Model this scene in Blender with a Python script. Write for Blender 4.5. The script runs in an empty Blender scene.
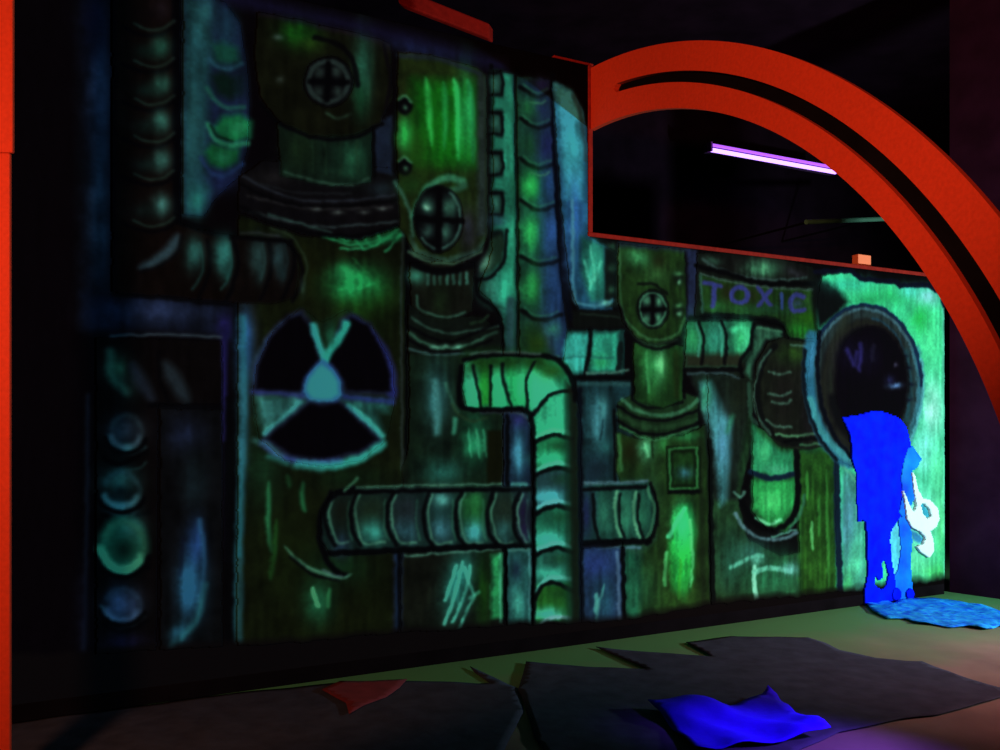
import bpy, bmesh, math, random
import numpy as np
from mathutils import Vector, Matrix, noise as mnoise

random.seed(4)
RNG = np.random.default_rng(11)
C = bpy.context.scene.collection
sc = bpy.context.scene

# ------------------------------------------------------------------ site survey
F, HY, EYE = 880.0, 424.0, 1.4            # focal length, horizon row, eye height (photo measures, 1000 x 750)
P0 = np.array([0.575, 5.626])             # plan point where the arch meets the mural wall
TH = math.radians(27.8)
D = np.array([math.cos(TH), math.sin(TH)])      # along the mural wall, to the right
N = np.array([math.sin(TH), -math.cos(TH)])     # out of the wall, towards the hall


def plan(s, t=0.0):
    p = P0 + s * D + t * N
    return float(p[0]), float(p[1])


def wp(s, t, z):
    x, y = plan(s, t)
    return Vector((x, y, z))


def on_wall(px, py, t=0.0):
    """measure of the photo -> (s, z) on the plane t metres in front of the wall"""
    a = (px - 500.0) / F
    b = P0 + t * N
    s = (a * b[1] - b[0]) / (D[0] - a * D[1])
    depth = b[1] + s * D[1]
    return s, EYE + (HY - py) / F * depth


def on_floor(px, py, z=0.0):
    y = F * (EYE - z) / (py - HY)
    return Vector(((px - 500.0) / F * y, y, z))


def at_depth(px, py, y):
    return Vector(((px - 500.0) / F * y, y, EYE + (HY - py) / F * y))


# ------------------------------------------------------------------ helpers
def link(name, me, mat=None, parent=None):
    o = bpy.data.objects.new(name, me)
    C.objects.link(o)
    if mat is not None:
        me.materials.append(mat)
    if parent is not None:
        o.parent = parent
    return o


def obj(name, bm, mat=None, parent=None, smooth=False):
    me = bpy.data.meshes.new(name)
    bmesh.ops.recalc_face_normals(bm, faces=bm.faces)
    bm.to_mesh(me)
    bm.free()
    if smooth:
        for p in me.polygons:
            p.use_smooth = True
    return link(name, me, mat, parent)


def tag(o, label=None, cat=None, group=None, kind=None):
    for k, v in (('label', label), ('category', cat), ('group', group), ('kind', kind)):
        if v:
            o[k] = v
    return o


def empty(name, loc):
    o = bpy.data.objects.new(name, None)
    o.empty_display_size = 0.1
    C.objects.link(o)
    o.location = loc
    return o


def keep(parent, child):
    """parent a child whose mesh is already in world coordinates"""
    child.parent = parent
    child.matrix_parent_inverse = parent.matrix_world.inverted() if parent.type != 'EMPTY' else \
        Matrix.Translation(-Vector(parent.location))
    return child


def box_bm(p, ax, ay, az, bm=None):
    """box from corner p spanned by three vectors"""
    bm = bm or bmesh.new()
    p, ax, ay, az = map(Vector, (p, ax, ay, az))
    v = [bm.verts.new(p + ax * i + ay * j + az * k) for k in (0, 1) for j in (0, 1) for i in (0, 1)]
    for f in ((0, 1, 3, 2), (4, 6, 7, 5), (0, 4, 5, 1), (2, 3, 7, 6), (0, 2, 6, 4), (1, 5, 7, 3)):
        bm.faces.new([v[i] for i in f])
    return bm


def bevel(bm, w, seg=2):
    bmesh.ops.bevel(bm, geom=list(bm.edges), offset=w, segments=seg, affect='EDGES', profile=0.5)
    return bm


def tube_bm(a, b, r, seg=16, bm=None, caps=True):
    bm = bm or bmesh.new()
    a, b = Vector(a), Vector(b)
    w = (b - a).normalized()
    u = w.orthogonal().normalized()
    v = w.cross(u)
    ra = [bm.verts.new(a + (u * math.cos(q) + v * math.sin(q)) * r) for q in [2 * math.pi * i / seg for i in range(seg)]]
    rb = [bm.verts.new(b + (u * math.cos(q) + v * math.sin(q)) * r) for q in [2 * math.pi * i / seg for i in range(seg)]]
    for i in range(seg):
        bm.faces.new((ra[i], ra[(i + 1) % seg], rb[(i + 1) % seg], rb[i]))
    if caps:
        bm.faces.new(ra)
        bm.faces.new(rb)
    return bm


def prism_bm(pts, vec):
    """extrude a closed planar outline (list of Vectors) along vec"""
    bm = bmesh.new()
    vec = Vector(vec)
    a = [bm.verts.new(p) for p in pts]
    b = [bm.verts.new(p + vec) for p in pts]
    bm.faces.new(a)
    bm.faces.new(b)
    n = len(a)
    for i in range(n):
        bm.faces.new((a[i], a[(i + 1) % n], b[(i + 1) % n], b[i]))
    bm.normal_update()
    bmesh.ops.triangulate(bm, faces=[f for f in bm.faces if len(f.verts) > 4], ngon_method='EAR_CLIP')
    return bm


# ------------------------------------------------------------------ materials
def mat(name, col, rough=0.7, noise=0.0, scale=6.0, spec=0.3, bump=0.0, col2=None, detail=5.0):
    m = bpy.data.materials.new(name)
    m.use_nodes = True
    nt = m.node_tree
    b = nt.nodes['Principled BSDF']
    b.inputs['Roughness'].default_value = rough
    b.inputs['Specular IOR Level'].default_value = spec
    b.inputs['Base Color'].default_value = (*col, 1)
    if noise or col2 or bump:
        tc = nt.nodes.new('ShaderNodeTexCoord')
        nz = nt.nodes.new('ShaderNodeTexNoise')
        nz.inputs['Scale'].default_value = scale
        nz.inputs['Detail'].default_value = detail
        nt.links.new(tc.outputs['Object'], nz.inputs['Vector'])
        if noise or col2:
            r = nt.nodes.new('ShaderNodeValToRGB')
            c2 = col2 or tuple(max(0, c * (1 - noise)) for c in col)
            r.color_ramp.elements[0].position = 0.32
            r.color_ramp.elements[1].position = 0.68
            r.color_ramp.elements[0].color = (*c2, 1)
            r.color_ramp.elements[1].color = (*col, 1)
            nt.links.new(nz.outputs['Fac'], r.inputs['Fac'])
            nt.links.new(r.outputs['Color'], b.inputs['Base Color'])
        if bump:
            bp = nt.nodes.new('ShaderNodeBump')
            bp.inputs['Strength'].default_value = bump
            bp.inputs['Distance'].default_value = 0.02
            nt.links.new(nz.outputs['Fac'], bp.inputs['Height'])
            nt.links.new(bp.outputs['Normal'], b.inputs['Normal'])
    return m


def emit(name, col, k):
    m = bpy.data.materials.new(name)
    m.use_nodes = True
    nt = m.node_tree
    b = nt.nodes['Principled BSDF']
    b.inputs['Base Color'].default_value = (0.02, 0.01, 0.03, 1)
    b.inputs['Emission Color'].default_value = (*col, 1)
    b.inputs['Emission Strength'].default_value = k
    return m


M = {
    'black': mat('matt_black_paint', (0.005, 0.004, 0.006), 0.95, 0.4, 5, spec=0.03),
    'room': mat('dark_room_wall', (0.012, 0.006, 0.014), 0.95, 0.5, 3, spec=0.02),
    'purple': mat('dark_plum_wall', (0.036, 0.012, 0.040), 0.95, 0.4, 4, spec=0.02),
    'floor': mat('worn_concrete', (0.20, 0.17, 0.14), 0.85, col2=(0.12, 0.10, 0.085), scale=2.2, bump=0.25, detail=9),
    'tarp': mat('charcoal_sheeting', (0.040, 0.052, 0.085), 0.9, 0.3, 9, bump=0.2, spec=0.05),
    'red': mat('fluorescent_red_paint', (0.62, 0.050, 0.014), 0.75, 0.16, 60, bump=0.05),
    'beam': mat('old_dark_red_paint', (0.30, 0.012, 0.008), 0.8, 0.3, 20, spec=0.05),
    'edge': mat('dull_red_edge_paint', (0.26, 0.016, 0.010), 0.8, 0.3, 30, spec=0.1),
    'orange': mat('salmon_block_paint', (1.0, 0.27, 0.12), 0.6, 0.1, 20),
    'ooze': mat('electric_blue_slime', (0.001, 0.004, 0.85), 0.7, col2=(0.0, 0.014, 0.9), scale=9, spec=0.02, bump=0.1),
    'oozethin': mat('thin_cyan_blue_slime', (0.002, 0.06, 0.70), 0.6, col2=(0.004, 0.24, 0.75), scale=4, spec=0.05, bump=0.1),
    'puddle': mat('rippled_blue_slime', (0.006, 0.10, 0.85), 0.6, col2=(0.02, 0.42, 0.9), scale=22, spec=0.05, bump=0.5),
    'cloth': mat('ultraviolet_blue_cloth', (0.022, 0.0, 0.85), 0.8, 0.15, 14, bump=0.2, spec=0.1),
    'scrap': mat('dull_red_card', (0.16, 0.022, 0.034), 0.9, 0.3, 12),
    'foam': mat('white_cyan_foam', (0.62, 0.9, 0.86), 0.8, 0.05, 12, spec=0.05),
    'metal': mat('grey_green_conduit', (0.10, 0.30, 0.20), 0.5, 0.2, 10),
    'fixture': mat('lamp_housing', (0.10, 0.05, 0.16), 0.5),
}

# green light bounced off the mural, tinted into the concrete along the wall foot
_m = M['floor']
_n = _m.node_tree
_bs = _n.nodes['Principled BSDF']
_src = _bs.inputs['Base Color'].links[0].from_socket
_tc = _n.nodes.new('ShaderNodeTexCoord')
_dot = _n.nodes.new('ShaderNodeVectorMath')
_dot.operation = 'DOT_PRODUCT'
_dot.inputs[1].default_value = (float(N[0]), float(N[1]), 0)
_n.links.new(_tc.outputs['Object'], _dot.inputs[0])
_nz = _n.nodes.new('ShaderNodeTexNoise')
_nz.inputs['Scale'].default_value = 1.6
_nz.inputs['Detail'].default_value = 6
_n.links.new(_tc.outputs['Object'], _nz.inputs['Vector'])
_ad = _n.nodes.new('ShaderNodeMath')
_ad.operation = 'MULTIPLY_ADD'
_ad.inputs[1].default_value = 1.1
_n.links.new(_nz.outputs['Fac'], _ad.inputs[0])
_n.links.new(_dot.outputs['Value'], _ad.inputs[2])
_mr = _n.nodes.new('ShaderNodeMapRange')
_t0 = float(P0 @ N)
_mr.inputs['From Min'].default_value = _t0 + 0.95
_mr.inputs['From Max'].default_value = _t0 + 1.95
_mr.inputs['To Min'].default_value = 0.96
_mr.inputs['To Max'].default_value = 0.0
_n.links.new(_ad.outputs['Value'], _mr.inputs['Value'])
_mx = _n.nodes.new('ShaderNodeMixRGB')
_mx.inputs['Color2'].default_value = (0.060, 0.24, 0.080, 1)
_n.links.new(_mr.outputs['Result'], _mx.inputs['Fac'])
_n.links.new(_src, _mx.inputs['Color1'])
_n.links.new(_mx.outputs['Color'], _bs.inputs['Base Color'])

# ------------------------------------------------------------------ lamps (the hall's blacklight and red floor lamp, plus added fill spots)
BL = Vector((5.6, 4.66, 1.15))              # blacklight flood standing past the right end of the mural
BL_AIM = Vector((2.52, 6.65, 1.95))
BL_HALF, BL_BLEND = math.radians(57), 0.72
BL_K = 17.0                                # shown brightness of a white wall facing the lamp at 1 m
RED = Vector((-1.2, -0.6, 2.4))
RED_AIM = Vector((1.13, 4.20, 3.05))
RED_HALF, RED_BLEND = math.radians(25), 0.85
RED_K = 23.0
RED_COL = (1.0, 0.34, 0.16)


def spot_level(loc, aim, half, blend, k, s, z):
    """brightness of a white wall point under a spot lamp"""
    x, y = P0[0] + s * D[0] - loc.x, P0[1] + s * D[1] - loc.y
    h = z - loc.z
    r = np.sqrt(x * x + y * y + h * h)
    d = (aim - loc).normalized()
    ca = (x * d.x + y * d.y + h * d.z) / r
    m = np.clip((ca - math.cos(half)) / ((1 - math.cos(half)) * blend), 0, 1)
    m = m * m * (3 - 2 * m)
    cosn = np.maximum(0, -(x * N[0] + y * N[1]) / r)
    return k * m * cosn / (r * r)


def spot(name, loc, aim, half, blend, k, col, radius=0.12):
    l = bpy.data.lights.new(name, 'SPOT')
    l.energy = k * 4 * math.pi ** 2
    l.color = col
    l.spot_size = 2 * half
    l.spot_blend = blend
    l.shadow_soft_size = radius
    o = bpy.data.objects.new(name, l)
    C.objects.link(o)
    o.location = loc
    o.rotation_euler = (aim - loc).to_track_quat('-Z', 'Y').to_euler()
    return o


spot('blacklight_lamp', BL, BL_AIM, BL_HALF, BL_BLEND, BL_K, (0.85, 1.0, 1.0))
spot('red_arch_fill', RED, RED_AIM, RED_HALF, RED_BLEND, RED_K, RED_COL)  # added unseen red fill that brightens the arch face
POST, POST_AIM, POST_HALF, POST_K = Vector((-1.75, 1.3, 2.1)), Vector((-2.1, 3.2, 2.0)), math.radians(50), 4.6
spot('red_post_fill', POST, POST_AIM, POST_HALF, 0.3, POST_K, RED_COL)  # added unseen red fill for the post alone
spot('red_floor_lamp', Vector((4.6, 4.2, 2.6)), Vector((2.9, 5.1, 0)), math.radians(30), 0.95, 9.0, (1.0, 0.22, 0.2))
spot('violet_cloth_fill', Vector((3.6, 3.1, 1.5)), Vector((1.35, 3.85, 0)), math.radians(8), 0.95, 24.0, (0.30, 0.08, 1.0))  # added unseen violet fill to make the blue cloth shine

# ------------------------------------------------------------------ the hall
def shell(name, p, ax, ay, az, m):
    return tag(obj(name, box_bm(p, ax, ay, az), m), kind='structure')


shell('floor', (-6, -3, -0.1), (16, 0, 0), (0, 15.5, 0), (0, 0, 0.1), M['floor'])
shell('ceiling', (-6, -3, 5.2), (16, 0, 0), (0, 15.5, 0), (0, 0, 0.1), M['room'])
shell('wall_left', (-6.1, -3, 0), (0.1, 0, 0), (0, 15.5, 0), (0, 0, 5.2), M['room'])
shell('wall_front', (-6, -3.1, 0), (16, 0, 0), (0, 0.1, 0), (0, 0, 5.2), M['room'])
bk = wp(-8.5, -3.2, 0)
shell('wall_back', bk, Vector((*(D * 16), 0)), Vector((*(-N * 0.1), 0)), (0, 0, 5.2), M['room'])
# dark return wall past the right end of the mural
rw0, rw1 = Vector((3.745, 7.33, 0)), Vector((4.85, 6.04, 0))
rdir = (rw1 - rw0)
shell('wall_right', rw0, rdir, Vector((0.1, 0.085, 0)), (0, 0, 5.2), M['purple'])

# ------------------------------------------------------------------ the mural painting
CELL = 0.0065
S0, S1 = on_wall(-6, 400)[0], on_wall(944, 400)[0]
ZTOP = on_wall(590, 66)[1]
ZSILL = on_wall(590, 236)[1]
ns, nz = int((S1 - S0) / CELL), int(ZTOP / CELL)
cs, cz = (S1 - S0) / ns, ZTOP / nz
sv = S0 + (np.arange(ns) + 0.5) * cs
zv = (np.arange(nz) + 0.5) * cz
dep = P0[1] + sv * D[1]
XR = 500 + F * (P0[0] + sv * D[0]) / dep                 # sketch column of every wall column
YY = HY - F * (zv[:, None] - EYE) / dep[None, :]          # sketch row of every cell
XX = np.broadcast_to(XR[None, :], YY.shape)
CAN = np.zeros((nz, ns, 3), np.float32)
CAN[:] = np.array([7, 4, 8]) / 255.0
IDS = np.zeros((nz, ns), np.int16)
PARTS = {}                                               # id -> (name, parent id, label)


def value_noise(fx, fz, seed):
    r = np.random.default_rng(seed)
    a, b = int(fz) + 2, int(fx) + 2
    g = r.random((a, b)).astype(np.float32)
    u = np.linspace(0, a - 1.001, nz)
    v = np.linspace(0, b - 1.001, ns)
    i, j = u.astype(int), v.astype(int)
    fu, fv = (u - i)[:, None], (v - j)[None, :]
    fu, fv = fu * fu * (3 - 2 * fu), fv * fv * (3 - 2 * fv)
    return (g[i][:, j] * (1 - fu) * (1 - fv) + g[i + 1][:, j] * fu * (1 - fv) + g[i][:, j + 1] * (1 - fu) * fv + g[i + 1][:, j + 1] * fu * fv)


N1 = value_noise(60, 34, 1)
N2 = value_noise(150, 85, 2)
N3 = value_noise(420, 240, 3)
NS = value_noise(260, 26, 4)                             # vertical brush streaks
MOTTLE = 0.38 * N1 + 0.26 * N2 + 0.08 * N3 + 0.28 * NS
WX = (N2 - 0.5) * 1.6 + (N3 - 0.5) * 0.8                  # hand-drawn wobble
WY = (value_noise(150, 85, 5) - 0.5) * 1.6 + (value_noise(420, 240, 6) - 0.5) * 0.8


def col(c):
    return np.array(c, np.float32) / 255.0


def win(x0, x1, y0, y1):
    a, b = np.searchsorted(XR, x0), np.searchsorted(XR, x1)
    if b <= a:
        return None
    sub = YY[:, a:b]
    rows = np.nonzero((sub.min(1) <= y1) & (sub.max(1) >= y0))[0]
    if len(rows) == 0:
        return None
    return slice(rows[0], rows[-1] + 1), slice(a, b)


def mix(w, al, c):
    al = al[..., None]
    CAN[w] = CAN[w] * (1 - al) + col(c) * al


def curve(pts, n=6):
    if len(pts) < 3:
        return list(pts)
    p = [np.array(q, float) for q in pts]
    p = [2 * p[0] - p[1]] + p + [2 * p[-1] - p[-2]]
    out = []
    for i in range(1, len(p) - 2):
        for k in range(n):
            t = k / n
            out.append(0.5 * (2 * p[i] + (p[i + 1] - p[i - 1]) * t + (2 * p[i - 1] - 5 * p[i] + 4 * p[i + 1] - p[i + 2]) * t * t
                              + (3 * p[i] - p[i - 1] - 3 * p[i + 1] + p[i + 2]) * t ** 3))
    out.append(p[-2])
    return [tuple(q) for q in out]


def segd(w, x0, y0, x1, y1, wob=True):
    X = XX[w] + (WX[w] if wob else 0)
    Y = YY[w] + (WY[w] if wob else 0)
    dx, dy = x1 - x0, y1 - y0
    L = dx * dx + dy * dy + 1e-9
    t = np.clip(((X - x0) * dx + (Y - y0) * dy) / L, 0, 1)
    return np.hypot(X - x0 - t * dx, Y - y0 - t * dy), t


def stroke(pts, width, c, a=1.0, soft=1.6, smooth=True, taper=False, dry=0.0):
    """brush stroke along points; width is the full width in sketch units"""
    q = curve(pts) if smooth else list(pts)
    xs, ys = [p[0] for p in q], [p[1] for p in q]
    m = width / 2 + soft + 4
    w = win(min(xs) - m, max(xs) + m, min(ys) - m, max(ys) + m)
    if w is None:
        return
    best = None
    n = len(q) - 1
    for i in range(n):
        d, t = segd(w, *q[i], *q[i + 1])
        if taper:
            u = (i + t) / n
            d = d + (width / 2) * (1 - np.sqrt(np.clip(4 * u * (1 - u), 0, 1)))
        best = d if best is None else np.minimum(best, d)
    al = np.clip((width / 2 + soft / 2 - best) / soft, 0, 1)
    if dry:
        al = al * np.clip(1 - dry + dry * 2 * NS[w], 0, 1)
    mix(w, al * a, c)


def inside(w, q, wob=True):
    X = XX[w] + (WX[w] if wob else 0)
    Y = YY[w] + (WY[w] if wob else 0)
    r = np.zeros(X.shape, bool)
    n = len(q)
    for i in range(n):
        x0, y0 = q[i]
        x1, y1 = q[(i + 1) % n]
        if y0 == y1:
            continue
        c = ((y0 > Y) != (y1 > Y)) & (X < (x1 - x0) * (Y - y0) / (y1 - y0) + x0)
        r ^= c
    return r


def poly(pts, c, a=1.0, soft=2.0, smooth=False, pid=None, mottle=0.0, c2=None, axis='x'):
    q = curve(list(pts) + [pts[0]])[:-1] if smooth else list(pts)
    xs, ys = [p[0] for p in q], [p[1] for p in q]
    m = soft + 4
    w = win(min(xs) - m, max(xs) + m, min(ys) - m, max(ys) + m)
    if w is None:
        return
    ins = inside(w, q)
    best = None
    for i in range(len(q)):
        d, _ = segd(w, *q[i], *q[(i + 1) % len(q)])
        best = d if best is None else np.minimum(best, d)
    sd = np.where(ins, best, -best)
    al = np.clip(sd / soft + 0.5, 0, 1) * a
    cc = col(c)[None, None, :] * np.ones(al.shape + (1,), np.float32)
    if c2 is not None:
        g = (XX[w] - min(xs)) / (max(xs) - min(xs) + 1e-6) if axis == 'x' else (YY[w] - min(ys)) / (max(ys) - min(ys) + 1e-6)
        g = np.clip(g, 0, 1)[..., None]
        cc = cc * (1 - g) + col(c2) * g
    if mottle:
        cc = cc * (1 + mottle * (MOTTLE[w][..., None] - 0.5) * 1.2)
    al = al[..., None]
    CAN[w] = CAN[w] * (1 - al) + np.clip(cc, 0, 1) * al
    if pid is not None:
        IDS[w][inside(w, q)] = pid


def rect(x0, y0, x1, y1, c, **k):
    poly([(x0, y0), (x1, y0), (x1, y1), (x0, y1)], c, **k)


def blob(cx, cy, rx, ry, c, a=1.0, rot=0.0, mott=0.5, hard=1.0):
    R = max(rx, ry) * 2.2
    w = win(cx - R, cx + R, cy - R, cy + R)
    if w is None:
        return
    X, Y = XX[w] - cx + WX[w], YY[w] - cy + WY[w]
    k, s = math.cos(rot), math.sin(rot)
    u, v = (X * k + Y * s) / rx, (-X * s + Y * k) / ry
    g = np.exp(-(u * u + v * v) ** hard * 1.1)
    g = g * np.clip(1 + mott * (MOTTLE[w] - 0.5) * 2, 0, 1.4)
    mix(w, np.clip(g * a, 0, 1), c)


def ell(cx, cy, rx, ry, n=40, a0=0, a1=360):
    return [(cx + rx * math.cos(math.radians(a0 + (a1 - a0) * i / n)), cy + ry * math.sin(math.radians(a0 + (a1 - a0) * i / n))) for i in range(n + 1)]


def oval(cx, cy, rx, ry, c, **k):
    poly(ell(cx, cy, rx, ry)[:-1], c, **k)


def ring(cx, cy, rx, ry, wd, c, a0=0, a1=360, **k):
    stroke(ell(cx, cy, rx, ry, 28, a0, a1), wd, c, smooth=False, **k)


def part(i, name, parent=None, label=None):
    PARTS[i] = (name, parent, label)


K = (4, 4, 8)          # outline black

# ---- flat areas between the pipes
rect(82, -5, 111, 292, (13, 14, 28), soft=22, mottle=.8)
blob(101, 95, 13, 64, (52, 56, 92), .9)
blob(99, 210, 13, 74, (44, 52, 76), .85)
blob(92, 20, 14, 40, (16, 16, 44), .8)
poly([(80, 292), (116, 294), (228, 303), (234, 338), (150, 332), (92, 333), (80, 330)], (16, 19, 40), soft=12, mottle=.8)
blob(160, 312, 50, 12, (42, 48, 92), .85)
blob(225, 326, 8, 12, (40, 28, 128), .8)
stroke([(110, 336), (160, 335), (222, 337)], 2.4, (70, 76, 88), .85)
stroke([(226, 330), (224, 390), (226, 460), (228, 560)], 6, (26, 20, 86), .85, soft=4)
stroke([(88, 395), (87, 500), (84, 650)], 4, (26, 28, 46), .9, soft=4)
blob(82, 610, 7, 40, (24, 20, 44), .7)

# ---- coil corner, top left (teal field with green coil)
part(1, 'painted_coil', None, 'teal and green coiled hose in a blue field')
poly([(183, -8), (196, -8), (225, 2), (240, 25), (246, 60), (250, 105), (247, 150), (240, 175), (215, 198), (203, 216), (183, 214)], (21, 28, 62), soft=7, pid=1, mottle=.6)
poly([(183, -8), (198, 2), (212, 40), (209, 90), (208, 130), (206, 165), (212, 190), (200, 214), (183, 214)], (32, 64, 72), soft=10, mottle=.7)
blob(205, 14, 11, 22, (49, 97, 99), .9)
blob(226, 30, 11, 26, (35, 68, 94), .7)
blob(193, 120, 7, 60, (43, 83, 86), .7)
blob(197, 200, 9, 16, (46, 107, 100), .85)
blob(224, 178, 20, 13, (27, 32, 89), .7)
poly([(211, 44), (222, 42), (238, 48), (240, 62), (226, 66), (214, 62)], (28, 73, 57), soft=8, a=.9)
stroke([(208, 58), (216, 66), (228, 70), (242, 64)], 4, (43, 80, 102), .8, soft=3)
poly([(211, 76), (222, 72), (240, 78), (242, 94), (228, 100), (216, 94)], (12, 28, 19), soft=8, a=.9)
blob(240, 84, 7, 14, (17, 30, 46), .8)
stroke([(207, 88), (214, 100), (226, 108), (244, 108)], 4.5, (41, 89, 73), .8, soft=3)
poly([(212, 128), (222, 116), (240, 114), (252, 122), (250, 138), (234, 145), (220, 140)], (32, 100, 62), soft=8, mottle=.5)
blob(240, 128, 8, 7, (56, 131, 89), .8)
stroke([(207, 124), (214, 138), (228, 146), (248, 144)], 5, (56, 124, 92), .85, soft=3)
stroke([(210, 126), (219, 137), (232, 142)], 2.4, (8, 27, 16), .8)
poly([(205, 152), (211, 142), (226, 148), (240, 148), (238, 162), (224, 171), (209, 165)], (27, 81, 48), soft=7, mottle=.5)
blob(224, 158, 7, 7, (49, 118, 84), .85)
stroke([(201, 158), (210, 172), (224, 176), (243, 164)], 4, (35, 52, 110), .8, soft=3)

# ---- flexible pipe, upper left
part(2, 'painted_pipe')
poly([(112, -8), (180, -8), (180, 222), (190, 228), (252, 238), (292, 243), (298, 268), (296, 298), (250, 304), (228, 302), (112, 292)], (17, 9, 8), soft=2, pid=2, mottle=.7)
stroke([(176, -8), (177, 110), (177, 220)], 9, (3, 3, 8), 1)
stroke([(114, -8), (114, 290)], 5, (4, 4, 8), .9)
for i, y in enumerate((10, 47, 85, 122, 160, 206)):
    b = (30, 20, 24) if i == 0 else (46 + 6 * i, 88 + 5 * i, 70 + 7 * i)
    blob(161, y, 9, 11, tuple(v * 1.12 for v in b), .9)
    blob(148, y + 5, 14, 8, tuple(v * .4 for v in b), .7)
    stroke([(134, y + 14), (148, y + 20), (164, y + 18), (174, y + 11)], 2.2, (52, 66, 56), .75)
    stroke([(122, y + 17), (142, y + 25), (162, y + 24), (175, y + 16)], 4, K, .85)
stroke([(180, 222), (215, 233), (250, 238)], 8, K, 1)
stroke([(178, 234), (172, 248), (158, 260), (138, 268)], 11, (64, 84, 98), .75, soft=7, taper=True)
stroke([(182, 236), (176, 254), (160, 266), (140, 272)], 3, K, .8)
for x, c in ((194, (62, 116, 108)), (223, (60, 118, 110)), (257, (74, 112, 110)), (279, (52, 76, 76))):
    blob(x, 255, 9, 16, c, .9)
    stroke([(x + 6, 243), (x + 9, 262), (x + 5, 280), (x - 2, 290)], 2, tuple(v * .75 for v in c), .7)
    stroke([(x + 13, 240), (x + 16, 262), (x + 11, 284), (x + 4, 298)], 4, K, .8)
stroke([(288, 240), (299, 262), (299, 286), (290, 300)], 3, (42, 46, 34), .7)
stroke([(112, 294), (170, 299), (232, 305), (292, 302)], 4, K, .8)
stroke([(236, 236), (262, 239), (278, 242)], 2, (48, 46, 48), .8)

# ---- lower left flexible pipe
part(3, 'painted_pipe')
poly([(96, 338), (222, 341), (222, 404), (158, 404), (156, 655), (96, 655)], (10, 7, 8), soft=2, pid=3, mottle=.5)
blob(118, 368, 11, 14, (66, 98, 76), .9)
blob(130, 385, 12, 16, (34, 42, 38), .8)
stroke([(132, 362), (142, 382), (154, 402)], 12, (38, 42, 62), .7, soft=8, taper=True)
stroke([(164, 362), (175, 380), (188, 402)], 15, (48, 56, 68), .7, soft=9, taper=True)
stroke([(158, 352), (160, 380), (170, 404)], 4, K, .8)
stroke([(150, 405), (190, 407), (222, 408)], 6, K, .95)
blob(125, 430, 17, 15, (52, 56, 72), .9)
stroke([(106, 436), (116, 450), (130, 454), (145, 447)], 3.5, (50, 72, 76), .8)
blob(128, 448, 8, 4, (74, 148, 134), .9)
blob(120, 482, 19, 16, (56, 84, 78), .95)
blob(122, 492, 10, 6, (14, 22, 26), .8)
blob(120, 508, 14, 7, (70, 122, 132), .95)
stroke([(104, 458), (120, 464), (146, 452)], 5, K, .9)
stroke([(126, 470), (138, 468), (146, 462)], 2, (48, 74, 70), .8)
stroke([(104, 514), (122, 521), (148, 512)], 5, K, .9)
oval(123, 546, 25, 30, (48, 98, 76), soft=10, mottle=.5)
blob(132, 530, 14, 14, (62, 108, 100), .8, rot=-.6)
blob(124, 549, 13, 14, (14, 34, 26), .95)
stroke([(100, 548), (106, 566), (122, 573), (140, 562)], 8, (88, 158, 122), .85, soft=5)
stroke([(98, 568), (120, 579), (148, 566)], 5, K, .9)
blob(122, 604, 19, 17, (62, 70, 112), .95)
stroke([(101, 606), (114, 622), (130, 625), (143, 616)], 3, (66, 86, 100), .8)
stroke([(100, 622), (122, 632), (146, 622)], 4, K, .9)
# lit crescents of the stacked bulbs
for cx, cy, rx, ry, c in ((126, 432, 19, 20, (84, 96, 108)), (121, 490, 22, 21, (92, 132, 136)), (123, 546, 25, 29, (104, 162, 126)), (122, 605, 21, 19, (84, 98, 140))):
    stroke(ell(cx, cy, rx * .8, ry * .78, 16, 25, 160), 6, c, .8, soft=5, smooth=False)
    stroke(ell(cx, cy - 1, rx * .75, ry * .8, 16, 200, 330), 5, tuple(v * .6 for v in c), .7, soft=5, smooth=False)
    stroke(ell(cx, cy, rx * .85, ry * .85, 16, 330, 380), 4, tuple(v * .55 for v in c), .7, soft=4, smooth=False)
    stroke(ell(cx, cy, rx * 1.12, ry * 1.06, 18, 20, 165), 4.5, K, .95, smooth=False)
stroke([(110, 352), (112, 376), (126, 392)], 8, (72, 104, 88), .6, soft=7)
blob(125, 641, 22, 8, (30, 22, 56), .8)

# ---- panel right of it
part(4, 'painted_panel')
rect(160, 409, 222, 652, (11, 11, 15), soft=3, pid=4, mottle=.9)
blob(186, 434, 20, 18, (28, 32, 64), .9)
blob(194, 480, 14, 30, (24, 34, 42), .8)
blob(195, 550, 11, 26, (34, 62, 130), .8)
blob(192, 590, 14, 30, (48, 104, 160), .9)
blob(188, 584, 7, 20, (58, 124, 184), .8)
blob(197, 540, 7, 18, (40, 70, 150), .7)
stroke([(200, 520), (204, 560), (200, 600)], 4, (50, 96, 150), .6, soft=4, dry=.6)
blob(180, 632, 9, 12, (44, 96, 130), .8, rot=.5)
stroke([(205, 585), (196, 620), (172, 646)], 6, (50, 108, 120), .7, soft=5, dry=.6)
stroke([(183, 540), (180, 575)], 3, (14, 18, 50), .6, soft=3)
stroke([(228, 400), (229, 648)], 9, K, .95)
stroke([(223, 340), (224, 440)], 3, (36, 28, 116), .7, soft=3)

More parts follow.
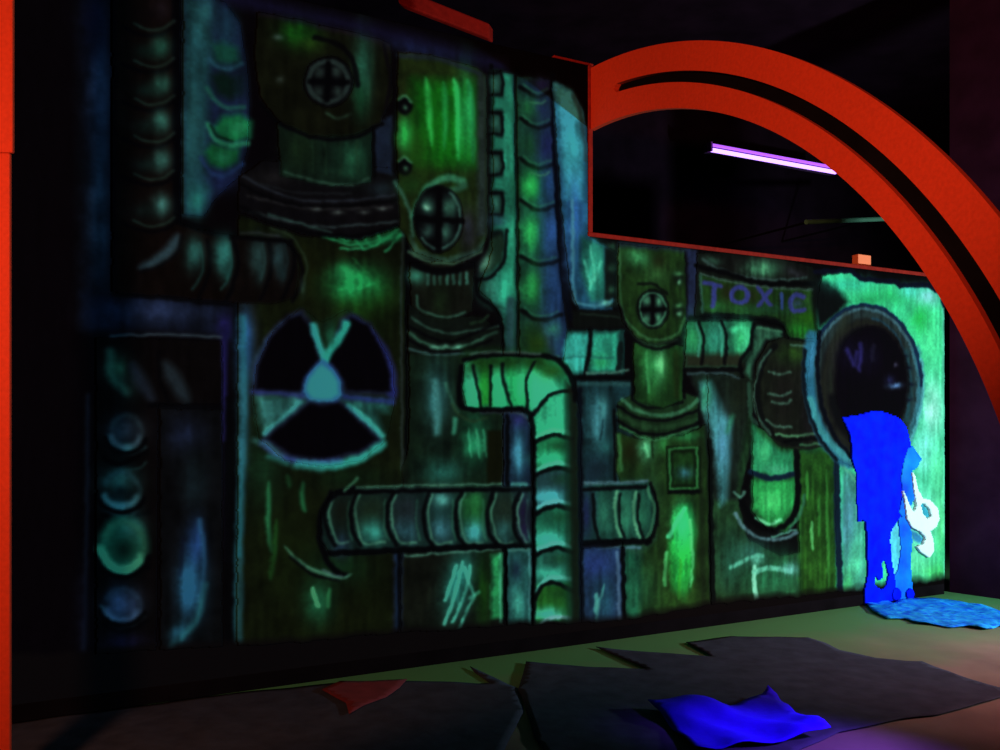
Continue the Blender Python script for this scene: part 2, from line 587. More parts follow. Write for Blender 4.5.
# ---- big tank with the radiation sign
part(10, 'painted_tank')
poly([(238, 215), (300, 236), (360, 240), (405, 226), (406, 645), (237, 652)], (24, 22, 10), soft=2.5, pid=10, mottle=.9)
for (x, y, rx, ry, c, a) in ((300, 275, 40, 30, (30, 24, 8), .8), (365, 300, 30, 24, (40, 62, 18), .9), (375, 350, 14, 40, (26, 34, 14), .6), (262, 470, 22, 40, (30, 52, 34), .7),
                             (350, 478, 34, 14, (26, 44, 24), .6), (290, 560, 40, 60, (31, 32, 12), .7), (370, 590, 26, 40, (28, 28, 10), .6), (320, 625, 60, 22, (32, 28, 10), .6)):
    blob(x, y, rx, ry, c, a)
blob(356, 284, 26, 17, (50, 148, 84), .95, mott=.9)
blob(345, 272, 12, 8, (62, 160, 96), .7)
for q in ([(310, 229), (340, 234), (370, 233), (398, 228)], [(322, 236), (350, 245), (378, 240), (396, 233)], [(340, 249), (366, 248), (392, 238), (402, 236)],
          [(330, 233), (345, 241), (352, 238), (362, 247)], [(362, 236), (372, 246), (384, 240)], [(376, 233), (384, 240), (396, 230)], [(384, 252), (392, 244), (400, 234)]):
    stroke(q, 2.4, (66, 158, 104), .8, dry=.5)
poly([(312, 228), (400, 226), (400, 240), (370, 248), (336, 242)], (36, 106, 62), a=.55, soft=5)
stroke([(338, 290), (358, 288), (374, 284)], 2.2, (64, 166, 96), .7, dry=.5)
stroke([(352, 258), (362, 268), (372, 278)], 1.6, (52, 110, 60), .6)
stroke([(401, 210), (402, 240), (401, 300), (402, 470)], 2.4, (58, 66, 72), .6, dry=.6)
stroke([(407, 200), (408, 400), (406, 486)], 6, K, .95)
stroke([(236, 240), (235, 460), (234, 650)], 5, K, .9)
blob(245, 345, 9, 40, (44, 78, 150), .95)
stroke([(242, 318), (243, 380), (242, 450), (239, 540), (238, 640)], 8, (46, 108, 126), .8, soft=5, dry=.3)
blob(243, 420, 6, 50, (64, 124, 150), .6)
stroke([(239, 560), (238, 644)], 5, (40, 56, 50), .6, soft=4)
for q, c in (([(269, 482), (268, 520), (271, 552)], (66, 136, 90)), ([(303, 482), (302, 500), (305, 512)], (60, 132, 86)), ([(277, 520), (274, 548), (270, 580)], (52, 90, 40)), ([(287, 474), (289, 488)], (48, 86, 50))):
    stroke(q, 5, c, .8, soft=4, taper=True, dry=.4)
blob(318, 602, 14, 22, (44, 96, 66), .9)
stroke([(312, 588), (315, 598), (318, 606)], 4, (132, 206, 150), .85, dry=.3)
stroke([(329, 590), (328, 606)], 4, (70, 132, 84), .7, dry=.4)
blob(340, 566, 30, 20, (28, 58, 34), .6)

# flange, neck, cap of the big tank
part(11, 'flange', 10)
poly([(239, 178), (262, 160), (390, 168), (403, 188), (402, 224), (360, 240), (300, 234), (238, 212)], (12, 10, 14), soft=2, pid=11, mottle=.5)
blob(270, 178, 24, 8, (28, 24, 26), .9)
blob(382, 190, 14, 8, (28, 34, 42), .9)
for q, c, wd in (([(242, 176), (268, 190), (300, 200), (345, 201), (394, 195)], (50, 50, 64), 2.4), ([(248, 196), (290, 206), (330, 209), (392, 207)], (46, 40, 42), 3),
                 ([(250, 212), (290, 222), (330, 227), (396, 222)], (62, 70, 70), 2.4), ([(258, 184), (300, 193), (350, 194)], (34, 34, 40), 2)):
    stroke(q, wd, c, .75, dry=.5)
for x, y in ((316, 210), (338, 213), (364, 212), (382, 209)):
    blob(x, y, 6, 2, (84, 82, 78), .8)
stroke([(240, 184), (280, 202), (330, 207), (400, 200)], 3, K, .8)
stroke([(238, 206), (290, 228), (350, 236), (400, 226)], 4, K, .8)
stroke([(268, 214), (300, 224), (330, 232)], 2, (70, 96, 84), .6)
part(12, 'neck', 10)
poly([(277, 122), (372, 128), (371, 182), (330, 187), (280, 176)], (21, 30, 22), soft=2.5, pid=12, mottle=.9, c2=(20, 32, 24))
blob(353, 160, 14, 18, (50, 92, 66), .9)
blob(300, 150, 16, 20, (34, 42, 24), .8)
stroke([(284, 172), (300, 177), (330, 184), (352, 185), (368, 178)], 2.6, (60, 78, 64), .8, dry=.6)
for x in (312, 325, 340, 356):
    stroke([(x, 138), (x + 1, 174)], 2, (44, 60, 40), .5, dry=.7)
poly([(375, 118), (392, 116), (392, 176), (374, 172)], (28, 34, 60), soft=3, mottle=.4)
stroke([(374, 128), (374, 176)], 3, K, .9)
part(13, 'cap', 10)
poly([(257, 12), (300, 20), (376, 38), (391, 44), (392, 100), (380, 124), (350, 136), (314, 136), (282, 124), (260, 98), (254, 60)], (24, 19, 10), soft=2.5, pid=13, mottle=.8)
blob(298, 34, 18, 14, (34, 92, 26), .9, rot=.2)
blob(310, 44, 14, 8, (58, 66, 22), .6)
blob(363, 68, 10, 36, (50, 92, 74), .95)
blob(360, 100, 8, 20, (34, 76, 48), .7)
blob(278, 38, 5, 3, (84, 92, 84), .8)
blob(280, 80, 4, 4, (62, 62, 56), .7)
stroke([(314, 38), (336, 44), (352, 60), (357, 86)], 5, K, .85)
stroke([(326, 114), (338, 119), (350, 115)], 3, (56, 70, 54), .8, dry=.6)
stroke([(260, 104), (284, 126), (316, 138), (352, 138), (382, 124)], 4, K, .9)
stroke([(384, 46), (390, 80), (384, 118)], 4, (10, 8, 12), .9)
part(14, 'valve_wheel', 13)
oval(328, 82, 25, 26, K, pid=14, soft=3)
ring(328, 82, 20, 20.5, 5, (44, 50, 48), dry=.5)
for x, y in ((319, 73), (337, 72), (318, 92), (338, 92)):
    blob(x, y, 6, 6, (46, 52, 48), .85)
stroke([(328, 64), (327, 100)], 6, K, .95)
stroke([(310, 82), (347, 83)], 6, K, .95)
# blue haze along the wall top
stroke([(228, -2), (300, 14), (380, 32), (470, 58), (500, 66)], 14, (22, 16, 58), .75, soft=12)
blob(420, 50, 36, 8, (28, 32, 84), .6, rot=.22)

# ---- radiation sign
part(15, 'radiation_symbol', 10, 'black trefoil radiation symbol with glowing turquoise hub')
poly([(300, 308), (322, 322), (346, 310), (372, 326), (392, 366), (394, 400), (386, 440), (360, 460), (322, 467), (284, 460), (258, 438), (252, 396), (256, 366), (274, 330)], (28, 38, 24), a=.7, soft=7, pid=15, mottle=.6)
ring(322, 388, 70, 76, 6, (46, 62, 84), a0=186, a1=250, soft=5, dry=.3)
ring(322, 388, 70, 74, 9, (38, 42, 128), a0=295, a1=365, soft=6)
poly([(256, 396), (302, 394), (308, 402), (276, 424), (264, 432), (258, 416)], (66, 124, 122), soft=12, a=.75, mottle=.7)
poly([(338, 398), (390, 402), (388, 412), (376, 412), (384, 436), (372, 430), (352, 412)], (58, 124, 118), soft=9, a=.7, mottle=.6)
stroke([(300, 402), (280, 420), (264, 434)], 5, (86, 172, 168), .8, dry=.3, soft=3)
stroke([(348, 406), (366, 420), (382, 436)], 6, (84, 190, 176), .85, dry=.2, soft=3)
stroke([(252, 392), (280, 393), (302, 396)], 5, (50, 56, 140), .8, soft=4)
stroke([(344, 397), (370, 400), (392, 402)], 5, (40, 50, 150), .8, soft=4)
BLADES = ([(301, 312), (310, 325), (316, 345), (320, 360), (310, 372), (303, 384), (301, 393), (254, 391), (256, 366), (270, 336), (288, 317)],
      [(350, 314), (368, 324), (382, 346), (391, 372), (392, 394), (346, 392), (342, 380), (335, 368), (326, 361), (333, 344), (342, 322)],
      [(300, 409), (309, 402), (323, 405), (338, 401), (347, 408), (380, 440), (358, 453), (324, 460), (290, 456), (264, 439)])
for b in BLADES:
    poly(b, (30, 28, 104), a=.8, soft=9)
for i, b in enumerate(BLADES):
    cx, cy = sum(p[0] for p in b) / len(b), sum(p[1] for p in b) / len(b)
    poly([(cx + (x - cx) * .95, cy + (y - cy) * .95) for x, y in b], (5, 3, 9), soft=4)
stroke([(313, 326), (318, 342), (323, 356), (324, 366)], 7, (66, 164, 158), .95, soft=4)
stroke([(346, 324), (338, 340), (328, 354), (324, 364)], 8, (58, 158, 140), .95, soft=4)
blob(330, 336, 6, 12, (40, 96, 72), .7)
poly([(322, 360), (332, 366), (340, 378), (343, 394), (336, 401), (322, 402), (308, 400), (302, 392), (306, 376), (314, 366)], (40, 70, 170), soft=6)
poly([(322, 364), (331, 370), (338, 382), (340, 394), (333, 399), (322, 400), (311, 399), (305, 391), (309, 377), (315, 368)], (92, 206, 212), soft=6, mottle=.25)
stroke([(262, 443), (280, 456), (310, 463), (340, 461)], 6, (56, 70, 170), .8, soft=4)
stroke([(300, 464), (330, 466), (360, 458), (383, 444)], 8, (70, 178, 164), .85, soft=5, dry=.25)
stroke([(254, 440), (268, 446), (280, 456)], 5, (70, 120, 120), .6, soft=5, dry=.5)
stroke([(268, 456), (296, 466), (322, 470)], 5, (52, 116, 110), .7, soft=5, dry=.4)

# end of the upper left pipe, passing in front of the tank
poly([(232, 236), (252, 238), (284, 241), (297, 256), (299, 276), (294, 298), (276, 304), (232, 303)], (15, 9, 8), soft=3, pid=2, mottle=.6)
for x, c in ((223, (60, 118, 110)), (257, (70, 104, 102)), (279, (50, 72, 76))):
    blob(x, 254, 8, 16, c, .9)
    blob(x + 3, 272, 5, 12, tuple(v * .55 for v in c), .8)
    stroke([(x + 5, 243), (x + 8, 262), (x + 4, 280)], 2, tuple(v * .7 for v in c), .6)
    stroke([(x + 11, 241), (x + 15, 262), (x + 10, 284), (x + 3, 300)], 4, K, .85)
stroke([(232, 237), (256, 239), (284, 241)], 5, K, .9)
stroke([(240, 233), (262, 234), (280, 237)], 2.2, (50, 50, 54), .8, dry=.3)
stroke([(286, 241), (300, 260), (301, 282), (292, 302)], 4, K, .9)
stroke([(270, 228), (292, 238), (306, 262), (304, 284)], 2.2, (58, 60, 44), .7, dry=.4)
blob(302, 288, 3, 8, (70, 84, 70), .7)

# ---- second tank
part(20, 'painted_tank')
poly([(409, 342), (502, 342), (503, 632), (400, 640), (402, 470), (409, 440)], (21, 23, 15), soft=2.5, pid=20, mottle=.9)
rect(394, 548, 402, 640, (30, 46, 92), soft=5, mottle=.6)
poly([(408, 355), (502, 355), (502, 484), (408, 484)], (22, 30, 20), soft=3, mottle=.9)
blob(436, 396, 14, 36, (50, 92, 92), .85)
stroke([(434, 382), (437, 410), (436, 432)], 7, (84, 140, 136), .7, soft=5, dry=.6)
stroke([(446, 384), (452, 402), (458, 412)], 4, (70, 110, 90), .6, dry=.6)
stroke([(455, 420), (453, 432)], 5, (80, 150, 120), .8, soft=3)
blob(474, 440, 14, 24, (48, 126, 88), .9)
for x in (468, 476, 483):
    stroke([(x, 428), (x + 3, 458)], 3, (92, 190, 140), .7, taper=True, dry=.5)
blob(442, 472, 20, 14, (48, 104, 92), .8)
rect(487, 430, 503, 484, (24, 20, 8), soft=3)
poly([(404, 556), (502, 550), (503, 632), (402, 640)], (24, 22, 16), soft=3, mottle=.9)
blob(458, 585, 15, 34, (52, 130, 118), .95, rot=.22)
for q in ([(462, 562), (456, 590), (444, 624)], [(470, 566), (466, 590), (452, 622)], [(456, 566), (450, 586), (444, 600)], [(478, 592), (470, 604), (458, 630)], [(470, 598), (479, 592)], [(464, 568), (468, 580), (474, 596)]):
    stroke(q, 3.2, (112, 214, 188), .75, taper=False, dry=.5)
blob(483, 590, 8, 40, (36, 70, 20), .7)
rect(491, 554, 502, 618, (66, 156, 96), soft=5, mottle=.7)
stroke([(500, 554), (500, 622)], 2.5, (110, 196, 160), .7, dry=.4)
stroke([(404, 556), (440, 553), (500, 549)], 2.5, (110, 150, 130), .7, dry=.3)
stroke([(399, 552), (399, 640)], 4, K, .95)
part(21, 'flange', 20)
poly([(408, 305), (440, 316), (480, 316), (492, 326), (502, 330), (500, 350), (470, 356), (408, 352)], (17, 20, 16), soft=2, pid=21, mottle=.6)
for q, c, wd in (([(412, 318), (428, 328), (450, 334), (474, 330), (498, 326)], (66, 90, 76), 2.6), ([(408, 332), (426, 344), (448, 348), (470, 344), (496, 332)], (70, 100, 80), 3),
                 ([(408, 348), (430, 354), (460, 354), (476, 352)], (72, 100, 96), 2.6), ([(470, 324), (482, 320), (488, 316)], (46, 60, 40), 2.5)):
    stroke(q, wd, c, .8, dry=.35)
for x in (434, 444, 458):
    blob(x, 347, 5, 2.4, (120, 168, 140), .9)
stroke([(408, 326), (430, 338), (455, 341), (498, 322)], 3, K, .85)
stroke([(410, 340), (430, 351), (458, 351), (492, 340)], 2.6, K, .85)
part(22, 'neck', 20)
poly([(409, 262), (474, 262), (472, 312), (450, 320), (424, 316), (411, 306)], (24, 22, 16), soft=2, pid=22, mottle=.7)
blob(416, 276, 9, 8, (70, 128, 106), .9)
for x in (428, 434, 440, 447, 453, 460, 467):
    stroke([(x, 273), (x, 284)], 3.4, (76, 120, 104), .8, dry=.5)
blob(440, 300, 10, 16, (38, 44, 24), .8)
stroke([(416, 296), (418, 308), (432, 315), (450, 317), (464, 312)], 2.4, (76, 110, 92), .75, dry=.4)
stroke([(408, 262), (440, 272), (474, 264)], 8, K, .95)
part(23, 'cap', 20)
poly([(398, 52), (430, 55), (478, 68), (486, 76), (487, 236), (478, 252), (446, 263), (414, 252), (400, 230), (396, 150)], (42, 40, 16), soft=2.5, pid=23, mottle=.7)
poly([(412, 80), (474, 84), (475, 166), (412, 164)], (28, 92, 22), soft=16, mottle=.5)
blob(418, 150, 16, 26, (44, 58, 18), .7)
blob(444, 130, 24, 40, (26, 104, 26), .6)
for q, c in (([(425, 78), (428, 100), (431, 146)], (76, 184, 90)), ([(443, 82), (445, 110), (444, 150)], (50, 136, 70)), ([(453, 78), (457, 100), (458, 160)], (84, 206, 116)), ([(468, 80), (471, 110), (473, 164)], (68, 160, 100))):
    stroke(q, 6, c, .8, soft=4, taper=True, dry=.35)
blob(466, 116, 9, 44, (56, 150, 84), .75)
blob(404, 134, 7, 16, (70, 190, 90), .9)
rect(477, 76, 486, 236, (44, 50, 46), soft=5, mottle=.5)
stroke([(398, 56), (440, 60), (480, 74)], 5, (30, 40, 56), .7, soft=4)
for y in (106, 167):
    oval(404, y, 8, 9, K, soft=3)
    stroke([(398, y - 6), (405, y - 10), (411, y - 4)], 3, (78, 110, 74), .9)
    blob(405, y + 2, 2.6, 2.6, (84, 110, 84), .9)
blob(410, 186, 14, 12, (40, 62, 26), .8)
stroke([(394, 182), (404, 198), (410, 214), (412, 236)], 3.5, (68, 100, 84), .8, soft=3)
stroke([(462, 181), (446, 178), (430, 186), (420, 200), (414, 216)], 7, (76, 130, 98), .85, soft=4, taper=False)
stroke([(464, 186), (452, 190), (440, 190)], 6, (60, 96, 74), .8, soft=4)
poly([(408, 235), (420, 250), (446, 258), (474, 250), (484, 236), (482, 252), (446, 264), (412, 256)], (58, 74, 58), soft=3, mottle=.5)
stroke([(408, 252), (430, 262), (456, 263), (480, 252)], 2.4, (86, 104, 80), .8)
blob(468, 232, 9, 22, (44, 44, 64), .8)
stroke([(491, 66), (491, 250)], 4, K, .95)
part(24, 'valve_wheel', 23)
oval(438, 219, 25, 34, K, soft=3, pid=24)
ring(438, 219, 22, 30, 2.4, (70, 94, 84), a0=-60, a1=140, dry=.3)
for x, y, rx, ry, c in ((427, 206, 7, 9, (80, 116, 98)), (449, 207, 9, 11, (60, 88, 74)), (427, 231, 6, 7, (76, 104, 92)), (445, 233, 7, 10, (76, 110, 94))):
    blob(x, y, rx, ry, c, .95)
blob(427, 208, 3, 3, (150, 186, 160), .9)
stroke([(438, 190), (438, 250)], 6, K, .95)
stroke([(416, 219), (462, 221)], 6, K, .95)

# ---- chain strip and teal strip
part(30, 'painted_strip')
poly([(493, 70), (513, 74), (516, 300), (516, 356), (503, 356), (502, 320), (490, 300), (478, 290), (492, 250)], (34, 70, 62), soft=2.5, pid=30, mottle=.8)
poly([(502, 74), (511, 76), (515, 180), (515, 300), (500, 300), (503, 240)], (52, 130, 104), soft=5, mottle=.6)
rect(489, 70, 503, 250, (12, 22, 20), soft=3)
for y in (84, 124, 164, 204):
    rect(490, y - 9, 501, y + 9, (32, 58, 50), soft=4, mottle=.5)
    blob(495, y, 4, 8, (62, 104, 90), .9)
    stroke([(489, y - 11), (501, y - 11), (503, y), (501, y + 11), (489, y + 11)], 2.6, K, .9, smooth=False)
    rect(493, y + 13, 506, y + 26, (50, 124, 100), soft=5, a=.9)
blob(496, 221, 9, 6, (46, 70, 90), .8)
poly([(490, 240), (500, 234), (504, 244), (500, 262), (488, 274), (480, 270), (486, 256)], (34, 48, 36), soft=3)
blob(485, 264, 5, 9, (116, 152, 128), .9, rot=.5)
blob(489, 288, 12, 14, (60, 118, 100), .9)
blob(504, 286, 8, 20, (72, 190, 152), .85)
poly([(479, 276), (490, 276), (484, 290), (490, 302), (504, 308), (490, 312), (476, 300)], (26, 44, 36), soft=4, a=.6)
stroke([(476, 278), (478, 296), (492, 306), (500, 320), (503, 350)], 4, K, .85)
stroke([(510, 300), (510, 352)], 8, (46, 74, 78), .8, soft=4)
stroke([(506, 230), (504, 258), (492, 276), (478, 280)], 3.4, K, .9)
stroke([(517, 70), (519, 356)], 5, K, .95)

# ---- vertical segmented pipe, upper centre
part(31, 'painted_pipe')
poly([(516, 76), (551, 80), (555, 200), (562, 300), (568, 345), (560, 362), (519, 356), (518, 200)], (30, 60, 46), soft=2.5, pid=31, mottle=.7, c2=(26, 36, 92))
segs = [78, 95, 126, 166, 208, 263, 318, 362]
for i in range(7):
    a, b = segs[i], segs[i + 1]
    m_, h = (a + b) / 2, (b - a) / 2
    xl, xr = 520 + i * .2, 551 + i * 2.0
    g = ((20, 40, 60), (44, 96, 54), (34, 70, 42), (50, 150, 60), (56, 150, 76), (50, 112, 52), (44, 66, 26))[i]
    bl = ((36, 34, 120), (32, 44, 92), (32, 36, 110), (36, 64, 130), (44, 78, 160), (42, 74, 150), (38, 66, 110))[i]
    blob(xl + 12, m_ - 1, 13, h * .85, g, .95, mott=.4)
    blob(xr - 9, m_ - 1, 10, h * .9, bl, .95, mott=.4)
    if i in (3, 4, 5):
        blob(xl + 9, m_ - h * .1, 6, h * .5, (76, 190, 104), .7)
    if i in (1, 3):
        stroke([(xl + 10, a + 7), ((xl + xr) / 2 + 4, a + 9), (xr - 8, a + 6)], 2, (80, 130, 90), .7)
    stroke([(xl + 3, b - 10), (xl + 10, b - 4), ((xl + xr) / 2 + 2, b - 2), (xr - 4, b - 6)], 2.2, (62, 116, 84), .6, dry=.3)
    stroke([(xl, b - 7), (xl + 12, b + 1), ((xl + xr) / 2 + 5, b + 2), (xr, b - 3)], 4, K, .92)
blob(536, 345, 14, 14, (50, 62, 22), .9)
blob(553, 329, 8, 8, (60, 116, 96), .8)
stroke([(552, 76), (556, 180), (563, 280), (571, 318)], 6, (5, 6, 22), .9)

# ---- blue strip by the opening
part(32, 'painted_strip')
poly([(552, 82), (562, 84), (574, 92), (584, 112), (588, 150), (589, 236), (604, 246), (616, 252), (612, 310), (578, 310), (570, 290), (560, 200)], (34, 74, 112), soft=2.5, pid=32, mottle=.6)
poly([(554, 84), (571, 90), (581, 116), (584, 150), (582, 200), (566, 200), (558, 130)], (62, 138, 160), soft=7, mottle=.6)
blob(572, 150, 8, 24, (72, 170, 176), .8)
blob(574, 218, 8, 36, (46, 90, 170), .9)
blob(568, 260, 6, 30, (40, 70, 130), .7)
stroke([(574, 96), (581, 120), (586, 160)], 4, (44, 56, 54), .7, soft=4)
poly([(580, 236), (604, 246), (606, 300), (590, 302), (580, 270)], (34, 84, 78), soft=5, mottle=.6)
blob(594, 268, 9, 26, (72, 172, 142), .9)
for q in ([(590, 246), (593, 270), (590, 290)], [(600, 262), (594, 280)], [(584, 262), (590, 284)]):
    stroke(q, 3, (108, 206, 172), .6, dry=.5)
rect(604, 248, 618, 308, (18, 26, 24), soft=3)
for y in (246, 268, 290):
    blob(611, y, 5, 4, (62, 92, 70), .8)
stroke([(572, 200), (573, 290), (580, 304), (604, 305), (612, 300)], 3.2, (84, 140, 160), .75, soft=2.5)
blob(605, 303, 6, 3, (110, 176, 160), .9)
rect(572, 311, 622, 328, (14, 16, 14), soft=3)
stroke([(580, 314), (606, 316), (618, 318)], 2, (44, 54, 44), .8)

# ---- short pipe left of third tank
part(33, 'painted_pipe')
poly([(566, 330), (624, 330), (624, 374), (562, 376)], (24, 54, 50), soft=2.5, pid=33, mottle=.5)
poly([(568, 334), (588, 334), (584, 372), (566, 372), (562, 352)], (68, 172, 156), soft=5, mottle=.4)
poly([(593, 334), (618, 332), (617, 370), (590, 372)], (60, 160, 132), soft=5, mottle=.4)
blob(600, 362, 10, 8, (58, 150, 92), .7)
stroke([(564, 358), (580, 357), (612, 358)], 2, (40, 96, 92), .6)
stroke([(590, 330), (589, 352), (584, 374)], 4, K, .9)
stroke([(620, 344), (618, 372)], 5, (14, 24, 24), .9)
stroke([(586, 373), (606, 373), (628, 370)], 2.6, (96, 128, 112), .8)
stroke([(568, 378), (632, 378)], 5, K, .95)

# ---- panel right of the centre pipe
part(34, 'painted_panel')
rect(574, 381, 632, 484, (22, 44, 50), soft=3, pid=34, mottle=.8)
stroke([(578, 384), (630, 384)], 4, (50, 84, 84), .8, soft=3)
stroke([(578, 386), (580, 480)], 4, (38, 62, 64), .7, soft=4)
blob(597, 425, 9, 26, (84, 148, 158), .9)
blob(603, 408, 5, 12, (100, 176, 172), .7)
blob(596, 470, 16, 16, (28, 42, 60), .8)
blob(606, 446, 10, 10, (46, 96, 92), .7)
stroke([(603, 420), (600, 440)], 2, (20, 40, 50), .7)
stroke([(614, 410), (615, 480)], 3, K, .9)

# ---- third tank
part(40, 'painted_tank')
poly([(616, 432), (640, 440), (680, 436), (707, 424), (709, 606), (622, 622), (622, 490), (616, 470)], (46, 58, 26), soft=2.5, pid=40, mottle=.8)
rect(622, 484, 640, 620, (40, 96, 72), soft=7, mottle=.9)
blob(636, 452, 16, 14, (36, 22, 6), .85)
blob(646, 449, 9, 13, (104, 172, 122), .9)
stroke([(651, 438), (653, 458)], 2.2, (30, 40, 20), .8)
stroke([(644, 444), (648, 456)], 3, (140, 206, 150), .7)
blob(662, 442, 7, 12, (70, 130, 70), .7)
stroke([(618, 436), (621, 470)], 4, (92, 130, 76), .7, soft=3)
blob(686, 436, 14, 6, (66, 130, 76), .9)
blob(650, 498, 12, 34, (52, 70, 46), .7)
poly([(676, 508), (688, 504), (694, 530), (692, 580), (684, 600), (672, 590), (668, 550)], (56, 170, 76), soft=8, mottle=.7)
blob(683, 524, 10, 20, (88, 230, 150), .95)
stroke([(684, 508), (674, 526), (668, 536)], 4, (104, 226, 160), .8, dry=.4)
stroke([(690, 520), (692, 560), (690, 586)], 3, (130, 230, 150), .7, dry=.4)
stroke([(666, 552), (664, 585)], 3.5, (120, 212, 130), .75, dry=.4)
stroke([(680, 560), (678, 598)], 3, (70, 170, 60), .7, dry=.4)
blob(678, 600, 20, 14, (60, 84, 36), .7)
blob(640, 590, 16, 30, (48, 100, 70), .6)
poly([(621, 480), (640, 478), (652, 484), (656, 510), (655, 540), (640, 556), (622, 550)], (50, 76, 60), a=.6, soft=5)
stroke([(700, 440), (703, 600)], 6, (36, 40, 22), .8, soft=4)
part(41, 'gauge_window', 40)
rect(666, 446, 700, 494, (20, 28, 12), soft=2.5, pid=41)
stroke([(669, 449), (696, 447), (697, 488), (670, 489), (669, 449)], 2.6, (74, 118, 66), .9, smooth=False)
rect(673, 453, 693, 484, (36, 54, 24), soft=3, mottle=.6)
blob(684, 473, 8, 6, (58, 108, 116), .9)
stroke([(668, 492), (698, 492)], 3, K, .9)
part(42, 'flange', 40)
poly([(617, 402), (634, 394), (684, 392), (697, 398), (698, 424), (676, 436), (646, 438), (618, 428)], (38, 52, 30), soft=2, pid=42, mottle=.6)
for q, c, wd in (([(622, 400), (636, 410), (660, 416), (684, 410), (697, 400)], (84, 124, 92), 4), ([(618, 414), (636, 424), (660, 428), (696, 420)], (54, 72, 44), 5), ([(620, 426), (644, 438), (664, 438), (697, 426)], (84, 128, 84), 2.6)):
    stroke(q, wd, c, .8, dry=.3)
stroke([(617, 406), (636, 417), (662, 421), (698, 410)], 2.8, K, .9)
stroke([(617, 421), (640, 433), (666, 434), (698, 423)], 3, K, .9)
stroke([(632, 400), (650, 408), (682, 402)], 3, K, .85)
part(43, 'neck', 40)
poly([(633, 342), (684, 346), (682, 400), (662, 408), (634, 400)], (40, 62, 28), soft=2, pid=43, mottle=.8)
blob(652, 366, 12, 26, (70, 132, 74), .9)
blob(660, 362, 5, 16, (140, 206, 140), .8)
stroke([(646, 352), (648, 392)], 3, (90, 150, 90), .6, dry=.5)
stroke([(676, 354), (676, 396)], 6, (44, 46, 18), .7, soft=4)
stroke([(684, 346), (684, 398)], 3, K, .9)
stroke([(631, 346), (632, 398)], 3, K, .9)
part(44, 'cap', 40)
poly([(618, 244), (684, 250), (686, 318), (680, 336), (660, 346), (636, 338), (622, 322), (617, 300)], (45, 58, 26), soft=2.5, pid=44, mottle=.7)
blob(638, 258, 14, 9, (92, 156, 100), .9, rot=.3)
blob(658, 262, 8, 10, (44, 34, 16), .8)
blob(655, 276, 12, 10, (84, 110, 62), .6)
for y in (274, 306):
    blob(678, y + 4, 7, 8, K, .8)
    blob(678, y, 4, 3, (110, 150, 98), .9)
    blob(679, y + 8, 2.4, 2.6, (130, 170, 130), .9)
stroke([(619, 248), (621, 306), (632, 328), (652, 340), (676, 334), (684, 318)], 2.6, (84, 112, 72), .75, dry=.3)
stroke([(617, 300), (628, 330), (650, 345), (676, 340)], 4, (40, 48, 38), .7)
stroke([(618, 306), (632, 337), (656, 349), (682, 342)], 3, K, .85)
stroke([(638, 284), (652, 284), (666, 294)], 3, K, .7)
part(45, 'valve_wheel', 44)
oval(652, 309, 16, 20, K, soft=3, pid=45)
ring(652, 309, 13, 16.5, 2, (84, 122, 92), dry=.3)
for x, y in ((647, 301), (658, 302), (646, 319), (657, 318)):
    blob(x, y, 5, 6, (96, 140, 108), .95)
stroke([(652, 296), (652, 323)], 4, K, .95)
stroke([(641, 310), (664, 310)], 4, K, .95)
stroke([(620, 244), (660, 247), (690, 250)], 6, (34, 50, 72), .7, soft=5)
rect(687, 250, 697, 320, (34, 38, 78), soft=4, mottle=.4)

# ---- dark column and teal streak between third tank and the right tank
part(46, 'painted_column')
poly([(707, 374), (752, 378), (752, 440), (738, 505), (748, 540), (780, 556), (830, 545), (835, 602), (711, 610)], (40, 56, 34), soft=3, pid=46, mottle=.8)
poly([(686, 368), (752, 372), (750, 400), (738, 470), (736, 500), (712, 500), (700, 400)], (28, 34, 28), soft=5, mottle=.8)
poly([(700, 384), (710, 382), (722, 412), (730, 420), (728, 450), (725, 500), (720, 505), (716, 450), (706, 420)], (76, 138, 142), soft=9, mottle=.6)
blob(722, 446, 7, 28, (86, 142, 176), .8)
blob(706, 396, 6, 14, (80, 160, 120), .8)
stroke([(732, 416), (726, 432)], 5, (70, 140, 110), .7, soft=4)
blob(740, 390, 12, 30, (36, 34, 22), .7)
blob(770, 575, 34, 26, (56, 126, 88), .85)
blob(730, 560, 14, 30, (44, 88, 70), .8)
blob(752, 552, 14, 14, (62, 120, 110), .7)
blob(740, 604, 30, 8, (50, 44, 20), .7)
stroke([(709, 440), (711, 540), (713, 608)], 5, (8, 12, 12), .95)
stroke([(754, 566), (754, 585), (756, 601)], 4.5, (150, 232, 200), .9, dry=.2)
stroke([(730, 567), (744, 560), (754, 556), (762, 556)], 4, (110, 196, 168), .75, dry=.5)
stroke([(754, 572), (768, 568), (790, 571)], 5, (120, 210, 180), .85, dry=.4)
blob(790, 569, 8, 6, (120, 200, 190), .8)
blob(757, 560, 7, 5, (120, 206, 180), .7)

